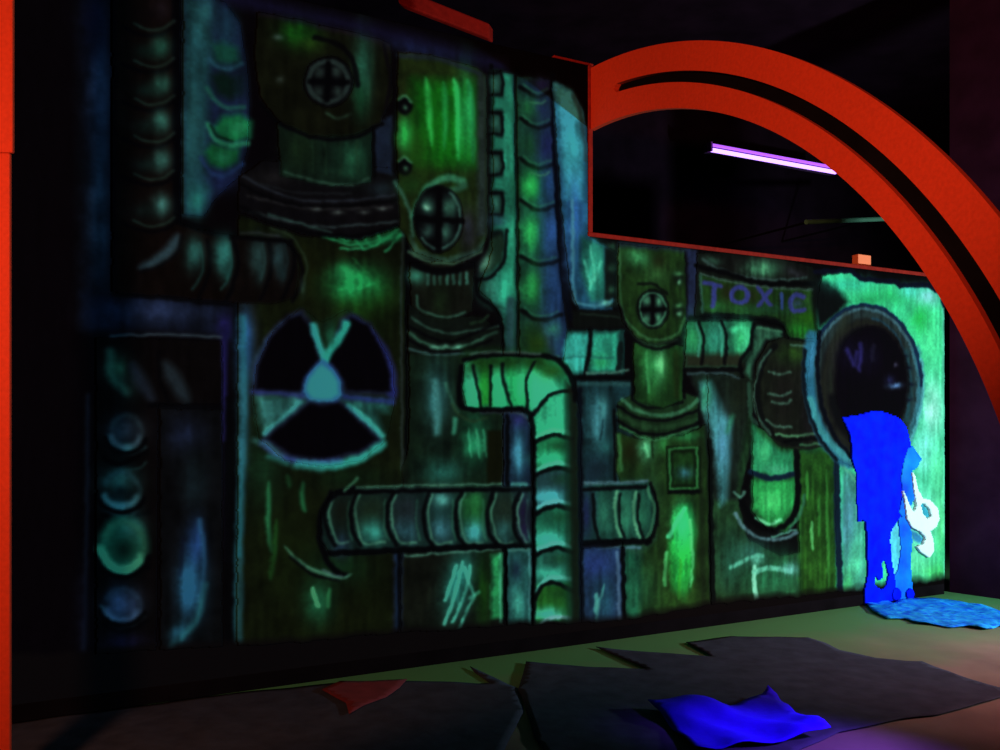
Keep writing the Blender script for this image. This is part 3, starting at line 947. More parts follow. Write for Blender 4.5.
# ---- horizontal segmented pipe, lower centre (both sides of the centre pipe)
part(50, 'painted_pipe')
poly([(330, 494), (345, 488), (400, 487), (532, 486), (532, 546), (480, 549), (400, 552), (330, 556), (319, 540), (320, 512)], (24, 40, 36), soft=2.5, pid=50, mottle=.7)
poly([(578, 484), (646, 482), (654, 494), (656, 520), (650, 538), (578, 545)], (30, 60, 52), soft=2.5, pid=50, mottle=.7)
hp = [(330, 352, (24, 24, 18), (42, 60, 90)), (356, 388, (34, 40, 28), (70, 150, 134)), (392, 420, (34, 40, 46), (54, 90, 104)), (428, 456, (34, 60, 58), (66, 112, 124)),
      (460, 486, (46, 92, 46), (84, 178, 176)), (492, 516, (40, 46, 36), (62, 112, 108)), (518, 530, (30, 24, 60), (44, 30, 90))]
for x0, x1, c, h in hp:
    mx = (x0 + x1) / 2
    blob(mx, 512, (x1 - x0) * .55, 20, c, .95)
    blob(mx, 532 if x0 != 330 else 546, (x1 - x0) * .36, 12, h, .9)
    stroke([(x0 + 4, 494), (x0 - 1, 510), (x0 + 2, 530), (x0 + 8, 543), (x1 - 4, 542)], 2.4, (96, 136, 112), .75, dry=.35)
    stroke([(x0 + 1, 492), (x0 - 5, 510), (x0 - 3, 532), (x0 + 4, 545)], 4, K, .9)
    stroke([(x1 - 3, 500), (x1 - 4, 526), (x1, 540)], 2, (70, 116, 90), .5, dry=.5)
blob(442, 499, 9, 7, (104, 172, 160), .8)
blob(474, 500, 9, 10, (62, 120, 66), .8)
stroke([(346, 488), (400, 486), (460, 485), (531, 484)], 2.6, (86, 116, 96), .85, dry=.25)
stroke([(342, 493), (400, 491), (531, 489)], 4, K, .95)
stroke([(328, 553), (400, 550), (470, 547), (531, 546)], 6, K, .95)
stroke([(352, 488), (332, 496), (320, 516), (320, 542), (330, 566), (346, 576)], 6, K, .95)
stroke([(345, 490), (351, 484), (357, 478)], 3, (84, 120, 90), .8)
stroke([(284, 546), (298, 560), (316, 571), (340, 578), (352, 574)], 4, (96, 136, 110), .8, taper=True, dry=.2)
stroke([(290, 556), (312, 574), (338, 580)], 3, K, .8)
stroke([(322, 570), (334, 575), (342, 576)], 2, (90, 110, 110), .8)
for x, c in ((585, (30, 36, 84)), (604, (54, 106, 86)), (624, (60, 118, 92)), (642, (52, 104, 80))):
    blob(x, 514, 9, 24, c, .95)
stroke([(592, 494), (594, 518), (598, 540)], 3.6, K, .85)
for x in (614, 633):
    stroke([(x + 3, 492), (x, 506), (x + 2, 524), (x + 6, 537)], 3, (116, 164, 126), .85, dry=.25)
    stroke([(x + 6, 494), (x + 4, 508), (x + 6, 526), (x + 10, 537)], 2.6, K, .8)
stroke([(647, 488), (653, 506), (651, 528), (646, 538)], 3, (84, 124, 92), .7)
stroke([(650, 484), (657, 508), (655, 530), (646, 544)], 3.4, K, .9)
stroke([(580, 483), (610, 483), (646, 481)], 3.2, (92, 120, 130), .85, dry=.2)
stroke([(580, 489), (644, 487)], 4, K, .9)
stroke([(580, 543), (648, 541)], 6, K, .95)
stroke([(585, 551), (612, 548), (640, 547)], 3, (96, 130, 150), .8, dry=.2)

# ---- small panels between
part(51, 'painted_panel')
rect(503, 412, 530, 486, (22, 34, 60), soft=3, pid=51, mottle=.6)
blob(518, 420, 8, 8, (42, 34, 120), .8)
blob(518, 455, 7, 24, (70, 132, 160), .9)
stroke([(512, 484), (526, 484)], 4, (80, 140, 130), .85)
stroke([(480, 413), (500, 412), (522, 414), (530, 424)], 2.6, (70, 76, 90), .7)
stroke([(507, 416), (507, 484)], 4, K, .9)
part(52, 'painted_panel')
rect(506, 548, 531, 628, (38, 76, 74), soft=3, pid=52, mottle=.9)
blob(515, 570, 6, 10, (24, 34, 60), .8)
blob(517, 606, 6, 18, (84, 168, 150), .9)
stroke([(509, 550), (529, 549)], 3, (84, 130, 120), .8)
stroke([(529, 552), (530, 622)], 2.4, (90, 140, 140), .7, dry=.3)
stroke([(505, 548), (505, 628)], 4, K, .95)
part(53, 'painted_panel')
rect(577, 548, 624, 628, (34, 52, 96), soft=3, pid=53, mottle=.7)
blob(596, 566, 15, 14, (46, 60, 170), .8)
blob(602, 600, 12, 26, (40, 84, 110), .9)
for q in ([(604, 584), (598, 604), (596, 626)], [(596, 592), (595, 614)]):
    stroke(q, 4, (104, 190, 170), .75, dry=.5, taper=True)
stroke([(617, 552), (619, 626)], 3.4, (84, 110, 150), .8, dry=.2)
stroke([(622, 548), (624, 628)], 4, K, .95)
stroke([(582, 556), (582, 626)], 3, (60, 96, 120), .6, dry=.3)

# ---- centre pipe with the elbow
part(54, 'painted_pipe')
poly([(464, 366), (475, 356), (548, 356), (566, 364), (574, 382), (580, 420), (580, 630), (533, 630), (533, 440), (527, 414), (518, 408), (466, 408), (461, 388)], (42, 120, 84), soft=2.5, pid=54, mottle=.4)
for x0, x1, c in ((465, 476, (92, 214, 162)), (478, 490, (56, 150, 62)), (491, 503, (84, 212, 150)), (506, 526, (58, 178, 108)), (528, 548, (66, 178, 112))):
    poly([(x0, 362), (x1, 362), (x1 + 2, 406), (x0 + 2, 406)], c, soft=6, mottle=.35)
rect(466, 352, 550, 372, (34, 58, 22), soft=16, a=.9)
blob(521, 385, 6, 18, (96, 220, 160), .7)
poly([(530, 372), (552, 376), (562, 392), (544, 402), (534, 416), (528, 400)], (96, 226, 174), soft=8, mottle=.4)
blob(552, 372, 14, 9, (52, 84, 34), .8)
poly([(536, 412), (548, 396), (564, 392), (569, 420), (569, 434), (536, 436)], (72, 186, 138), soft=6, mottle=.4)
blob(545, 416, 7, 13, (50, 120, 90), .6)
blob(558, 410, 7, 16, (84, 204, 156), .7)
ys = [434, 467, 505, 547, 582, 622]
for i in range(5):
    a, b = ys[i], ys[i + 1]
    top, bot = ((46, 116, 88), (74, 204, 150)), 0
    poly([(535, a + 4), (569, a + 2), (570, b - 1), (535, b + 2)], ((44, 118, 78), (44, 74, 80), (46, 112, 86), (48, 100, 86), (50, 92, 36))[i], soft=5, mottle=.4)
    blob(549, b - 8, 16, 7, ((84, 222, 166), (96, 206, 206), (100, 226, 204), (84, 196, 166), (96, 210, 190))[i], .95)
for i, y in enumerate(ys):
    k = 0 if i < 4 else 4
    stroke([(536, y + 3 + k * 1.5), (544, y - 1), (556, y - 4 - k * .3), (570, y - 1 - k * .6)], 4, ((120, 232, 184), (120, 226, 190), (130, 226, 220), (132, 236, 220), (124, 220, 200), (160, 226, 230))[i], .85, dry=.2)
    stroke([(534, y + 9 + k * 2), (543, y + 4), (556, y + 1), (572, y + 5 + k)], 4.4, K, .92)
    blob(560, y + 12, 14, 7, (30, 54, 30), .55)
stroke([(529, 420), (536, 410), (547, 397), (560, 392), (571, 391)], 4, K, .92)
for q in ([(473, 366), (477, 388), (481, 407)], [(490, 366), (490, 406)], [(502, 364), (504, 386), (511, 406)], [(534, 362), (526, 382), (527, 408)]):
    stroke(q, 3.2, K, .85)
poly([(566, 382), (579, 390), (581, 630), (569, 630)], (26, 26, 18), soft=8, a=.95)
stroke([(566, 400), (568, 626)], 7, (24, 60, 44), .5, soft=8)
stroke([(464, 360), (490, 355), (530, 355), (556, 360), (572, 380), (575, 400)], 5, K, .92)
stroke([(470, 354), (504, 352), (540, 354)], 2.6, (84, 96, 84), .75)
stroke([(461, 366), (459, 390), (464, 408), (500, 410), (524, 410), (532, 424), (533, 480), (533, 630)], 5, K, .92)
stroke([(579, 390), (580, 500), (581, 630)], 5, (6, 10, 26), .9)
stroke([(452, 404), (460, 416), (474, 421), (486, 418)], 3, (52, 62, 40), .7)

# ---- tank with the lettering
part(60, 'painted_tank')
poly([(697, 254), (740, 250), (812, 266), (818, 280), (816, 352), (806, 352), (790, 344), (782, 326), (760, 320), (694, 316)], (18, 20, 16), soft=2.5, pid=60, mottle=.5)
poly([(700, 256), (760, 254), (808, 268), (808, 278), (770, 280), (730, 274), (702, 264)], (24, 22, 20), soft=3, mottle=.8)
blob(762, 269, 16, 9, (104, 156, 116), .95)
blob(712, 261, 9, 4, (62, 86, 70), .9, rot=.2)
blob(795, 273, 10, 4, (56, 54, 64), .8, rot=.3)
stroke([(702, 259), (716, 268), (745, 277), (780, 280), (806, 278)], 2.6, (72, 90, 84), .8, dry=.4)
stroke([(696, 266), (728, 274), (760, 283), (812, 284)], 5, K, .95)
part(61, 'lettered_band', 60, 'olive band with blue hand-painted letters TOXIC')
poly([(699, 275), (730, 281), (770, 288), (812, 290), (814, 338), (790, 338), (784, 322), (770, 316), (702, 312)], (44, 60, 26), soft=2.5, pid=61, mottle=.7)
blob(716, 306, 14, 6, (60, 100, 50), .8)
blob(770, 309, 30, 6, (50, 84, 56), .8)
blob(726, 292, 7, 10, (50, 34, 16), .7)
blob(752, 296, 8, 10, (48, 36, 16), .6)
blob(800, 330, 16, 10, (50, 124, 44), .9)
blob(806, 318, 12, 8, (54, 90, 20), .7)
stroke([(700, 274), (730, 282), (770, 288), (812, 290)], 2.4, (88, 104, 92), .8, dry=.3)
stroke([(700, 276), (702, 312)], 2.6, (64, 96, 84), .8)
stroke([(788, 338), (814, 339)], 2, (90, 140, 80), .7)
BLU = (52, 54, 150)
stroke([(704, 283), (720, 286)], 4.4, BLU, .95)
stroke([(714, 286), (712, 306)], 5, BLU, .95)
ring(739, 295, 8, 7.5, 4.6, BLU)
stroke([(757, 288), (770, 305)], 4.2, BLU, .95)
stroke([(770, 290), (758, 305)], 4.2, BLU, .95)
stroke([(781, 294), (781, 308)], 3.4, (48, 66, 150), .95)
stroke([(803, 297), (795, 295), (790, 302), (794, 311), (803, 310)], 4.6, BLU, .95)
blob(797, 303, 5, 4, (60, 84, 150), .5)
stroke([(690, 318), (720, 316), (760, 320), (780, 325), (785, 338), (812, 342)], 5, K, .95)

# ---- horizontal pipe below the letters
part(62, 'painted_pipe')
poly([(686, 321), (752, 321), (755, 330), (748, 352), (738, 368), (684, 368)], (44, 96, 72), soft=2.5, pid=62, mottle=.5)
for x, c in ((692, (70, 156, 100)), (716, (72, 166, 138)), (742, (84, 196, 130))):
    blob(x, 338, 10, 18, c, .95)
stroke([(733, 330), (742, 328), (747, 338), (742, 352)], 6, (100, 220, 160), .7, soft=5)
rect(684, 354, 742, 368, (52, 38, 26), soft=7, a=.9)
for x in (702, 725):
    stroke([(x - 4, 322), (x + 1, 338), (x - 1, 364)], 3.2, K, .85)
    stroke([(x - 7, 324), (x - 3, 338), (x - 4, 356)], 2, (96, 176, 150), .6)
stroke([(753, 324), (750, 346), (740, 362), (742, 376)], 4, K, .9)
stroke([(684, 370), (740, 370)], 4, K, .9)
stroke([(688, 374), (720, 373), (738, 378)], 2.4, (70, 90, 96), .7, dry=.4)
poly([(757, 326), (780, 330), (782, 338), (766, 340), (754, 360), (750, 380), (744, 372), (752, 350)], (64, 98, 76), soft=4, mottle=.5)
stroke([(757, 328), (772, 330), (781, 332)], 2.6, (90, 130, 100), .8)

# ---- collar and down pipe
part(63, 'painted_pipe')
poly([(752, 424), (800, 448), (834, 446), (838, 602), (800, 604), (798, 520), (786, 532), (766, 530), (752, 512)], (46, 84, 46), soft=2.5, pid=63, mottle=.6)
poly([(752, 424), (764, 440), (780, 450), (792, 452), (794, 474), (772, 476), (752, 470)], (58, 140, 96), soft=5, mottle=.4)
blob(764, 452, 7, 14, (92, 192, 130), .8)
blob(778, 470, 14, 5, (84, 160, 120), .8)
poly([(751, 480), (794, 480), (794, 504), (782, 522), (766, 524), (752, 508)], (62, 152, 82), soft=5, mottle=.4)
blob(771, 502, 13, 12, (98, 200, 116), .8)
stroke([(756, 518), (768, 524), (780, 520)], 3.4, (140, 226, 170), .85, dry=.3)
stroke([(750, 472), (770, 478), (794, 474)], 5, (14, 30, 60), .95)
poly([(798, 452), (832, 452), (836, 602), (800, 602)], (54, 84, 32), soft=6, mottle=.7)
for q in ([(806, 470), (807, 500)], [(811, 520), (812, 552)], [(819, 494), (818, 536)], [(826, 470), (828, 590)]):
    stroke(q, 3.4, (88, 146, 66), .75, taper=True, dry=.4)
stroke([(811, 522), (812, 548)], 2.6, (130, 196, 120), .8)
stroke([(796, 450), (797, 500), (788, 522), (770, 530), (754, 522), (746, 510), (740, 500)], 5.5, K, .95)
stroke([(733, 492), (740, 497), (744, 492)], 3, (110, 150, 130), .8)
stroke([(735, 514), (746, 530), (764, 539), (784, 538), (796, 533)], 3.6, (104, 140, 150), .8, dry=.2)
stroke([(772, 537), (790, 531), (796, 530)], 2.4, (110, 170, 150), .8)
stroke([(790, 528), (800, 512), (804, 495)], 3, (70, 120, 96), .7)
part(64, 'pipe_collar', 63)
poly([(768, 342), (782, 338), (814, 342), (818, 380), (824, 420), (840, 444), (800, 450), (778, 446), (758, 424), (752, 396), (756, 362)], (32, 30, 22), soft=2.5, pid=64, mottle=.7)
blob(792, 354, 14, 10, (66, 80, 32), .9)
stroke([(774, 346), (762, 362), (757, 396), (764, 424), (782, 440), (800, 444)], 6, (12, 14, 14), .95)
stroke([(770, 350), (759, 366), (753, 396), (758, 418), (770, 434)], 2.6, (84, 108, 92), .8, dry=.3)
stroke([(748, 384), (750, 414), (756, 424)], 4, (62, 90, 72), .7)
blob(784, 396, 14, 32, (30, 24, 22), .8)
for q in ([(768, 394), (782, 396), (790, 392)], [(768, 372), (780, 374), (790, 372)], [(772, 402), (784, 404), (790, 400)], [(766, 420), (774, 426), (790, 427)], [(790, 345), (800, 346), (812, 346)]):
    stroke(q, 2.6, (96, 122, 104), .75, dry=.3)
stroke([(776, 434), (790, 436), (812, 434), (824, 434)], 2.6, (116, 152, 110), .85)
stroke([(784, 441), (804, 439), (830, 440)], 3.4, K, .95)
stroke([(800, 445), (816, 444), (826, 445)], 2.6, (96, 130, 90), .85)
blob(808, 400, 8, 40, (24, 20, 30), .8)

# ---- bright panel on the right
part(70, 'painted_panel', None, 'bright green and cyan panel with a white splash')
poly([(822, 276), (850, 272), (858, 280), (895, 284), (900, 287), (925, 287), (938, 294), (943, 306), (945, 586), (836, 602), (834, 440), (818, 360), (816, 300)], (84, 216, 156), soft=2.5, pid=70, mottle=.12)
poly([(814, 276), (836, 286), (848, 302), (840, 312), (818, 330), (812, 300)], (12, 16, 18), soft=8)
blob(850, 284, 22, 8, (70, 196, 160), .9)
blob(890, 296, 26, 10, (66, 196, 120), .8)
blob(868, 300, 16, 6, (50, 150, 90), .6)
blob(927, 298, 12, 10, (158, 226, 244), .95)
blob(910, 292, 12, 7, (96, 220, 200), .8)
blob(930, 340, 14, 34, (104, 240, 170), .9)
blob(920, 318, 10, 16, (60, 190, 96), .8)
blob(932, 410, 12, 32, (178, 255, 236), .9)
blob(922, 452, 16, 26, (140, 252, 232), .9)
blob(938, 480, 10, 34, (120, 240, 180), .8)
blob(940, 530, 8, 30, (110, 232, 140), .8)
blob(918, 565, 18, 20, (126, 240, 176), .9)
blob(936, 572, 12, 10, (104, 214, 110), .7)
stroke([(943, 296), (944, 420), (945, 585)], 3, (120, 220, 190), .7)
poly([(842, 468), (852, 472), (860, 478), (862, 520), (866, 590), (842, 600)], (84, 160, 140), soft=5, mottle=.4)
blob(848, 520, 8, 36, (90, 150, 176), .8)
blob(856, 560, 8, 30, (110, 220, 170), .8)
blob(846, 586, 8, 18, (90, 190, 110), .7)
stroke([(842, 466), (850, 474), (858, 486)], 2.6, (110, 180, 150), .7)
stroke([(836, 452), (837, 520), (840, 600)], 6, (14, 28, 58), .95)
poly([(886, 530), (900, 520), (908, 540), (908, 596), (890, 598)], (96, 226, 250), soft=5)
SPL = (236, 255, 248)
blob(918, 518, 20, 34, (170, 255, 246), .7)
poly([(917, 504), (922, 503), (927, 509), (929, 516), (924, 519), (919, 513)], (64, 176, 214), soft=2)
poly([(909, 530), (914, 532), (920, 535), (923, 540), (919, 543), (913, 540)], (60, 150, 220), soft=2)
stroke([(815, 272), (850, 270), (860, 279), (897, 282), (900, 286), (928, 285), (941, 294), (944, 306)], 5, (10, 12, 44), .9, smooth=False)

# ---- round pipe mouth
part(71, 'pipe_mouth', None, 'dark round pipe mouth with a blue rim')
oval(864, 386, 58, 82, (14, 14, 20), soft=3, pid=71)
ring(864, 386, 50, 73, 13, (50, 62, 62), dry=.4, soft=6)
ring(866, 386, 43, 64, 7, (42, 38, 32), dry=.4, soft=5)
ring(864, 386, 54, 77, 3.4, (76, 108, 124), a0=-160, a1=30, dry=.3)
ring(864, 386, 46, 69, 2.4, (40, 70, 92), a0=-80, a1=40, dry=.5)
stroke([(916, 350), (920, 380), (917, 412), (908, 440)], 7, (62, 126, 146), .8, soft=5, dry=.3)
stroke([(906, 352), (910, 384), (907, 420)], 6, (44, 84, 96), .8, soft=5, dry=.4)
stroke([(921, 360), (922, 392), (917, 420), (908, 444)], 2.6, (110, 200, 210), .7)
for x, y in ((904, 356), (908, 368), (910, 384), (908, 400)):
    blob(x, y, 4, 2, (16, 22, 50), .8)
ring(864, 386, 57, 81, 3, (22, 44, 90), a0=-160, a1=0)
stroke([(846, 318), (834, 345), (831, 390)], 9, (52, 50, 40), .8, soft=6, dry=.4)
stroke([(811, 336), (808, 372), (811, 404), (822, 436), (838, 456), (848, 462)], 12, (50, 112, 152), .95, soft=4)
stroke([(810, 400), (820, 430), (838, 452), (848, 459)], 7, (80, 160, 160), .8, soft=4)
stroke([(812, 345), (810, 375)], 5, (70, 136, 190), .7, soft=4)
stroke([(819, 332), (817, 372), (822, 408), (834, 436), (850, 456)], 4, (6, 10, 30), .95)
stroke([(804, 350), (803, 380), (808, 410), (820, 440), (836, 460)], 3.4, (10, 18, 34), .9)
part(72, 'opening', 71)
oval(871, 382, 37, 56, (9, 4, 16), soft=6, pid=72)
blob(858, 356, 20, 16, (18, 10, 50), .8)
for q in ([(846, 350), (850, 358), (854, 366)], [(860, 344), (860, 358), (858, 370)], [(856, 352), (854, 364)]):
    stroke(q, 4, (46, 36, 130), .85, soft=3, dry=.2)
stroke([(873, 346), (872, 360)], 4, (36, 30, 66), .7, soft=3)
blob(894, 386, 7, 3, (110, 150, 230), .95, rot=-.1)
blob(889, 380, 5, 5, (40, 40, 110), .7)
blob(895, 365, 2.4, 2.4, (110, 100, 150), .8)


def soften(a, n):
    for _ in range(n):
        p = np.pad(a, ((1, 1), (1, 1), (0, 0)), mode='edge')
        a = (p[:-2, 1:-1] + p[2:, 1:-1] + p[1:-1, :-2] + p[1:-1, 2:] + 2 * a) / 6.0
    return a


CAN = soften(CAN, 2)                                     # airbrushed edges
CAN = CAN ** 1.17
CAN[..., 0] *= 0.64 + 0.22 * np.clip((CAN[..., 2] / (CAN[..., 1] + 0.001) - 0.5) * 2, 0, 1) + 0.16 * CAN.max(2) ** 2
_x = np.maximum(0, CAN[..., 2] - CAN[..., :2].max(2))
CAN[..., 2] -= 0.30 * _x
CAN[..., 1] += 0.08 * _x
CAN[..., 0] += 0.06 * _x
CAN *= (1 + 0.13 * (NS - 0.5) + 0.10 * (N3 - 0.5))[..., None]
# lower edge of the wall was left black
CAN *= np.clip((1 + 0.12 * (MOTTLE - 0.5) * 2), 0.5, 1.5)[..., None]
low = np.interp(XX, [0, 100, 240, 400, 500, 620, 720, 830, 945], [660, 653, 645, 634, 626, 622, 603, 594, 580]) + 4 * (N1 - 0.5) + 2 * (N2 - 0.5)
fade = np.clip((low - YY) / 8.0, 0, 1)[..., None]
CAN = CAN * fade + np.array([7, 5, 6], np.float32) / 255 * (1 - fade)
IDS[(low < YY)] = 0

LIN = np.where(CAN <= 0.04045, CAN / 12.92, ((CAN + 0.055) / 1.055) ** 2.4)
lv_b = spot_level(BL, BL_AIM, BL_HALF, BL_BLEND, BL_K, sv[None, :], zv[:, None])
lv_p = spot_level(POST, POST_AIM, POST_HALF, 0.3, POST_K, sv[None, :], zv[:, None])
lv_r = lv_p + spot_level(RED, RED_AIM, RED_HALF, RED_BLEND, RED_K, sv[None, :], zv[:, None])
level = np.stack([lv_b * bc + lv_r * rc for bc, rc in zip((0.85, 1.0, 1.0), RED_COL)], 2)
PIG = LIN / np.maximum(level, 0.02)
PIG = np.clip(PIG / np.maximum(1.0, PIG.max(2, keepdims=True) / 0.92), 0.0008, 0.92)       # pigment that looks as measured under the blacklight

m_paint = bpy.data.materials.new('mural_paint')
m_paint.use_nodes = True
_nt = m_paint.node_tree
_at = _nt.nodes.new('ShaderNodeAttribute')
_at.attribute_name = 'pigment'
_b = _nt.nodes['Principled BSDF']
_b.inputs['Roughness'].default_value = 0.9
_b.inputs['Specular IOR Level'].default_value = 0.03
_nt.links.new(_at.outputs['Color'], _b.inputs['Base Color'])


def paint_patch(name, mask, t, parent, back=0.0):
    """raised coat of paint covering the masked cells of the wall, with its own edge"""
    jj, ii = np.nonzero(mask)
    if len(jj) == 0:
        return None
    vid = -np.ones((nz + 1, ns + 1), np.int64)
    for dj, di in ((0, 0), (0, 1), (1, 0), (1, 1)):
        vid[jj + dj, ii + di] = 1
    vj, vi = np.nonzero(vid > 0)
    vid[vj, vi] = np.arange(len(vj))
    nv = len(vj)
    s = S0 + vi * cs
    z = vj * cz
    base = np.stack([P0[0] + s * D[0], P0[1] + s * D[1], z], 1)
    co = np.concatenate([base + np.array([N[0] * t, N[1] * t, 0]), base + np.array([N[0] * back, N[1] * back, 0])])
    quads = np.stack([vid[jj, ii], vid[jj, ii + 1], vid[jj + 1, ii + 1], vid[jj + 1, ii]], 1)
    pad = np.zeros((nz + 2, ns + 2), bool)
    pad[1:-1, 1:-1] = mask
    sk = []
    cols = [PIG[jj, ii]]
    for (dj, di, A, B) in ((-1, 0, (0, 0), (0, 1)), (1, 0, (1, 1), (1, 0)), (0, -1, (1, 0), (0, 0)), (0, 1, (0, 1), (1, 1))):
        e = ~pad[jj + 1 + dj, ii + 1 + di]
        a = vid[jj[e] + A[0], ii[e] + A[1]]
        b = vid[jj[e] + B[0], ii[e] + B[1]]
        sk.append(np.stack([b, a, a + nv, b + nv], 1))
        cols.append(PIG[jj[e], ii[e]])
    fc = np.concatenate([quads] + sk)
    cl = np.concatenate(cols)
    # drop unused back vertices
    used = np.zeros(2 * nv, bool)
    used[fc.ravel()] = True
    ren = np.cumsum(used) - 1
    co = co[used]
    fc = ren[fc]
    me = bpy.data.meshes.new(name)
    me.vertices.add(len(co))
    me.vertices.foreach_set('co', co.astype(np.float32).ravel())
    me.loops.add(fc.size)
    me.loops.foreach_set('vertex_index', fc.ravel().astype(np.int32))
    me.polygons.add(len(fc))
    me.polygons.foreach_set('loop_start', (np.arange(len(fc)) * 4).astype(np.int32))
    me.update(calc_edges=True)
    at = me.attributes.new('pigment', 'FLOAT_COLOR', 'FACE')
    rgba = np.ones((len(fc), 4), np.float32)
    rgba[:, :3] = cl
    at.data.foreach_set('color', rgba.ravel())
    o = link(name, me, m_paint)
    return o


wall = empty('painted_mural', wp(0, 0, 0))
tag(wall, 'dark partition wall covered in a glowing mural of pipes, tanks and a radiation sign', 'mural')
THK = 0.12
s_l, s_r = S0, S1
outl = [(s_l, 0), (s_r, 0), (s_r, ZSILL), (0, ZSILL), (0, ZTOP), (s_l, ZTOP)]
keep(wall, obj('panel', prism_bm([wp(s, 0, z) for s, z in outl], Vector((*(-N * THK), 0))), M['black']))

notch = (sv[None, :] > -0.005) & (zv[:, None] > ZSILL - 0.004)
IDS[notch] = -1
objs = {}
order = sorted([0] + list(PARTS), key=lambda i: (i != 0, PARTS.get(i, ('', None))[1] is not None))
for i in order:
    name, par, lab = PARTS.get(i, ('painted_background', None, None))
    o = paint_patch(name, IDS == i, 0.003 if i == 0 else 0.006, None, 0.0)
    if o is None:
        print('EMPTY PART', i, name)
        continue
    if par is None:
        keep(wall, o)
    else:
        o.parent = objs[par]
    if lab:
        o['label'] = lab
    objs[i] = o

# red painted edge strips of the opening and the wall top
def strip(name, s0, s1, z0, z1, t=0.012, m='edge'):
    return keep(wall, obj(name, bevel(box_bm(wp(s0, -THK - 0.004, z0), Vector((*(D * (s1 - s0)), 0)), Vector((*(N * (THK + 0.004 + t)), 0)), (0, 0, z1 - z0)), 0.004, 1), M[m]))


strip('sill_trim', -0.02, S1, ZSILL - 0.004, ZSILL + 0.024, m='edge')
strip('jamb_trim', -0.018, 0.016, ZSILL + 0.024, ZTOP, m='edge')
strip('top_trim', on_wall(553, 60)[0], 0.022, ZTOP + 0.0, ZTOP + 0.014, m='edge')
strip('kickboard', S0, S1 - 0.004, 0.0, 0.085, 0.008, 'black')

# ------------------------------------------------------------------ the arch (stands square to the wall)
def ap(u, z, off=0.0):                      # plan line running out of the wall from P0
    p = P0 + N * u + D * off
    return Vector((float(p[0]), float(p[1]), z))


def arc(cu, cz_, r, u0, u1, n=60):
    a0, a1 = math.acos(max(-1, min(1, (u0 - cu) / r))), math.acos(max(-1, min(1, (u1 - cu) / r)))
    return [(cu + r * math.cos(a0 + (a1 - a0) * i / n), cz_ + r * math.sin(a0 + (a1 - a0) * i / n)) for i in range(n + 1)]


outer = arc(-0.215, 0.12, 3.56, 0.0, 3.344)
inner = arc(-0.01, 0.38, 2.90, 0.0, 2.889)
outer[-1] = (3.345, 0.12)
outer += [(3.345, 0.0)]
inner += [(2.889, 0.0)]
slot_hi = arc(0.04, 0.57, 2.915, 0.16, 2.92)
slot_lo = arc(0.02, 0.52, 2.885, 0.17, 2.87)
n_a = len(outer)

def resample(line, n):
    L = [0]
    for a, b in zip(line, line[1:]):
        L.append(L[-1] + math.hypot(b[0] - a[0], b[1] - a[1]))
    return [(float(np.interp(q, L, [p[0] for p in line])), float(np.interp(q, L, [p[1] for p in line]))) for q in np.linspace(0, L[-1], n)]


NA = 180
outer, inner = resample(outer, NA), resample(inner, NA)
# band cut by the slot between 5 % and 95 % of its length
hi, lo = [], []
for k in range(NA):
    o_, i_ = np.array(outer[k]), np.array(inner[k])
    mid = 0.5
    w_ = 0.075
    f = k / (NA - 1)
    g = min(1, max(0, (f - 0.052) / 0.004)) * min(1, max(0, (0.93 - f) / 0.02))
    m_ = o_ + (i_ - o_) * (0.50 + 0.13 * f)
    dd = (i_ - o_) / np.linalg.norm(i_ - o_)
    h = w_ / 2 * math.sqrt(g) * (0.66 + 0.75 * f)
    hi.append(tuple(m_ - dd * h))
    lo.append(tuple(m_ + dd * h))
T_A = 0.035
KS = int(NA * 0.565)


def arch_piece(name, k0, k1):
    bm = bmesh.new()
    lay = []
    for off in (0.0, T_A):
        lay.append([[bm.verts.new(ap(u, z, off)) for u, z in line[k0:k1 + 1]] for line in (outer, hi, lo, inner)])
    A, B = lay
    n = k1 - k0
    for rows in lay:
        for k in range(n):
            bm.faces.new((rows[0][k], rows[0][k + 1], rows[1][k + 1], rows[1][k]))
            bm.faces.new((rows[2][k], rows[2][k + 1], rows[3][k + 1], rows[3][k]))
    for q in range(4):
        for k in range(n):
            bm.faces.new((A[q][k], A[q][k + 1], B[q][k + 1], B[q][k]))
    for k in (0, n):
        bm.faces.new((A[0][k], A[1][k], B[1][k], B[0][k]))
        bm.faces.new((A[2][k], A[3][k], B[3][k], B[2][k]))
    bmesh.ops.remove_doubles(bm, verts=bm.verts, dist=0.0006)
    return keep(arch, obj(name, bm, M['red']))


arch = empty('wooden_arch', ap(0, 0))
tag(arch, 'big curved red plywood arch with a long black slot, springing from the mural wall', 'arch')
arch_piece('upper_board', 0, KS)
arch_piece('lower_board', KS, NA - 1)
# black backing board seen through the slot
bm = bmesh.new()
ra = [bm.verts.new(ap(*((0.5 * (np.array(h_) + np.array(o_)))), T_A + 0.004)) for h_, o_ in zip(hi, outer)]
rb = [bm.verts.new(ap(*((0.5 * (np.array(l_) + np.array(i_)))), T_A + 0.004)) for l_, i_ in zip(lo, inner)]
ra2 = [bm.verts.new(v.co + Vector((*(D * 0.012), 0))) for v in ra]
rb2 = [bm.verts.new(v.co + Vector((*(D * 0.012), 0))) for v in rb]
for k in range(NA - 1):
    bm.faces.new((ra[k], ra[k + 1], rb[k + 1], rb[k]))
    bm.faces.new((ra2[k], ra2[k + 1], rb2[k + 1], rb2[k]))
    bm.faces.new((ra[k], ra[k + 1], ra2[k + 1], ra2[k]))
    bm.faces.new((rb[k], rb[k + 1], rb2[k + 1], rb2[k]))
for k in (0, NA - 1):
    bm.faces.new((ra[k], rb[k], rb2[k], ra2[k]))
o = keep(arch, obj('slot_backing', bm, M['black']))
o['label'] = 'black strip inside the slot'

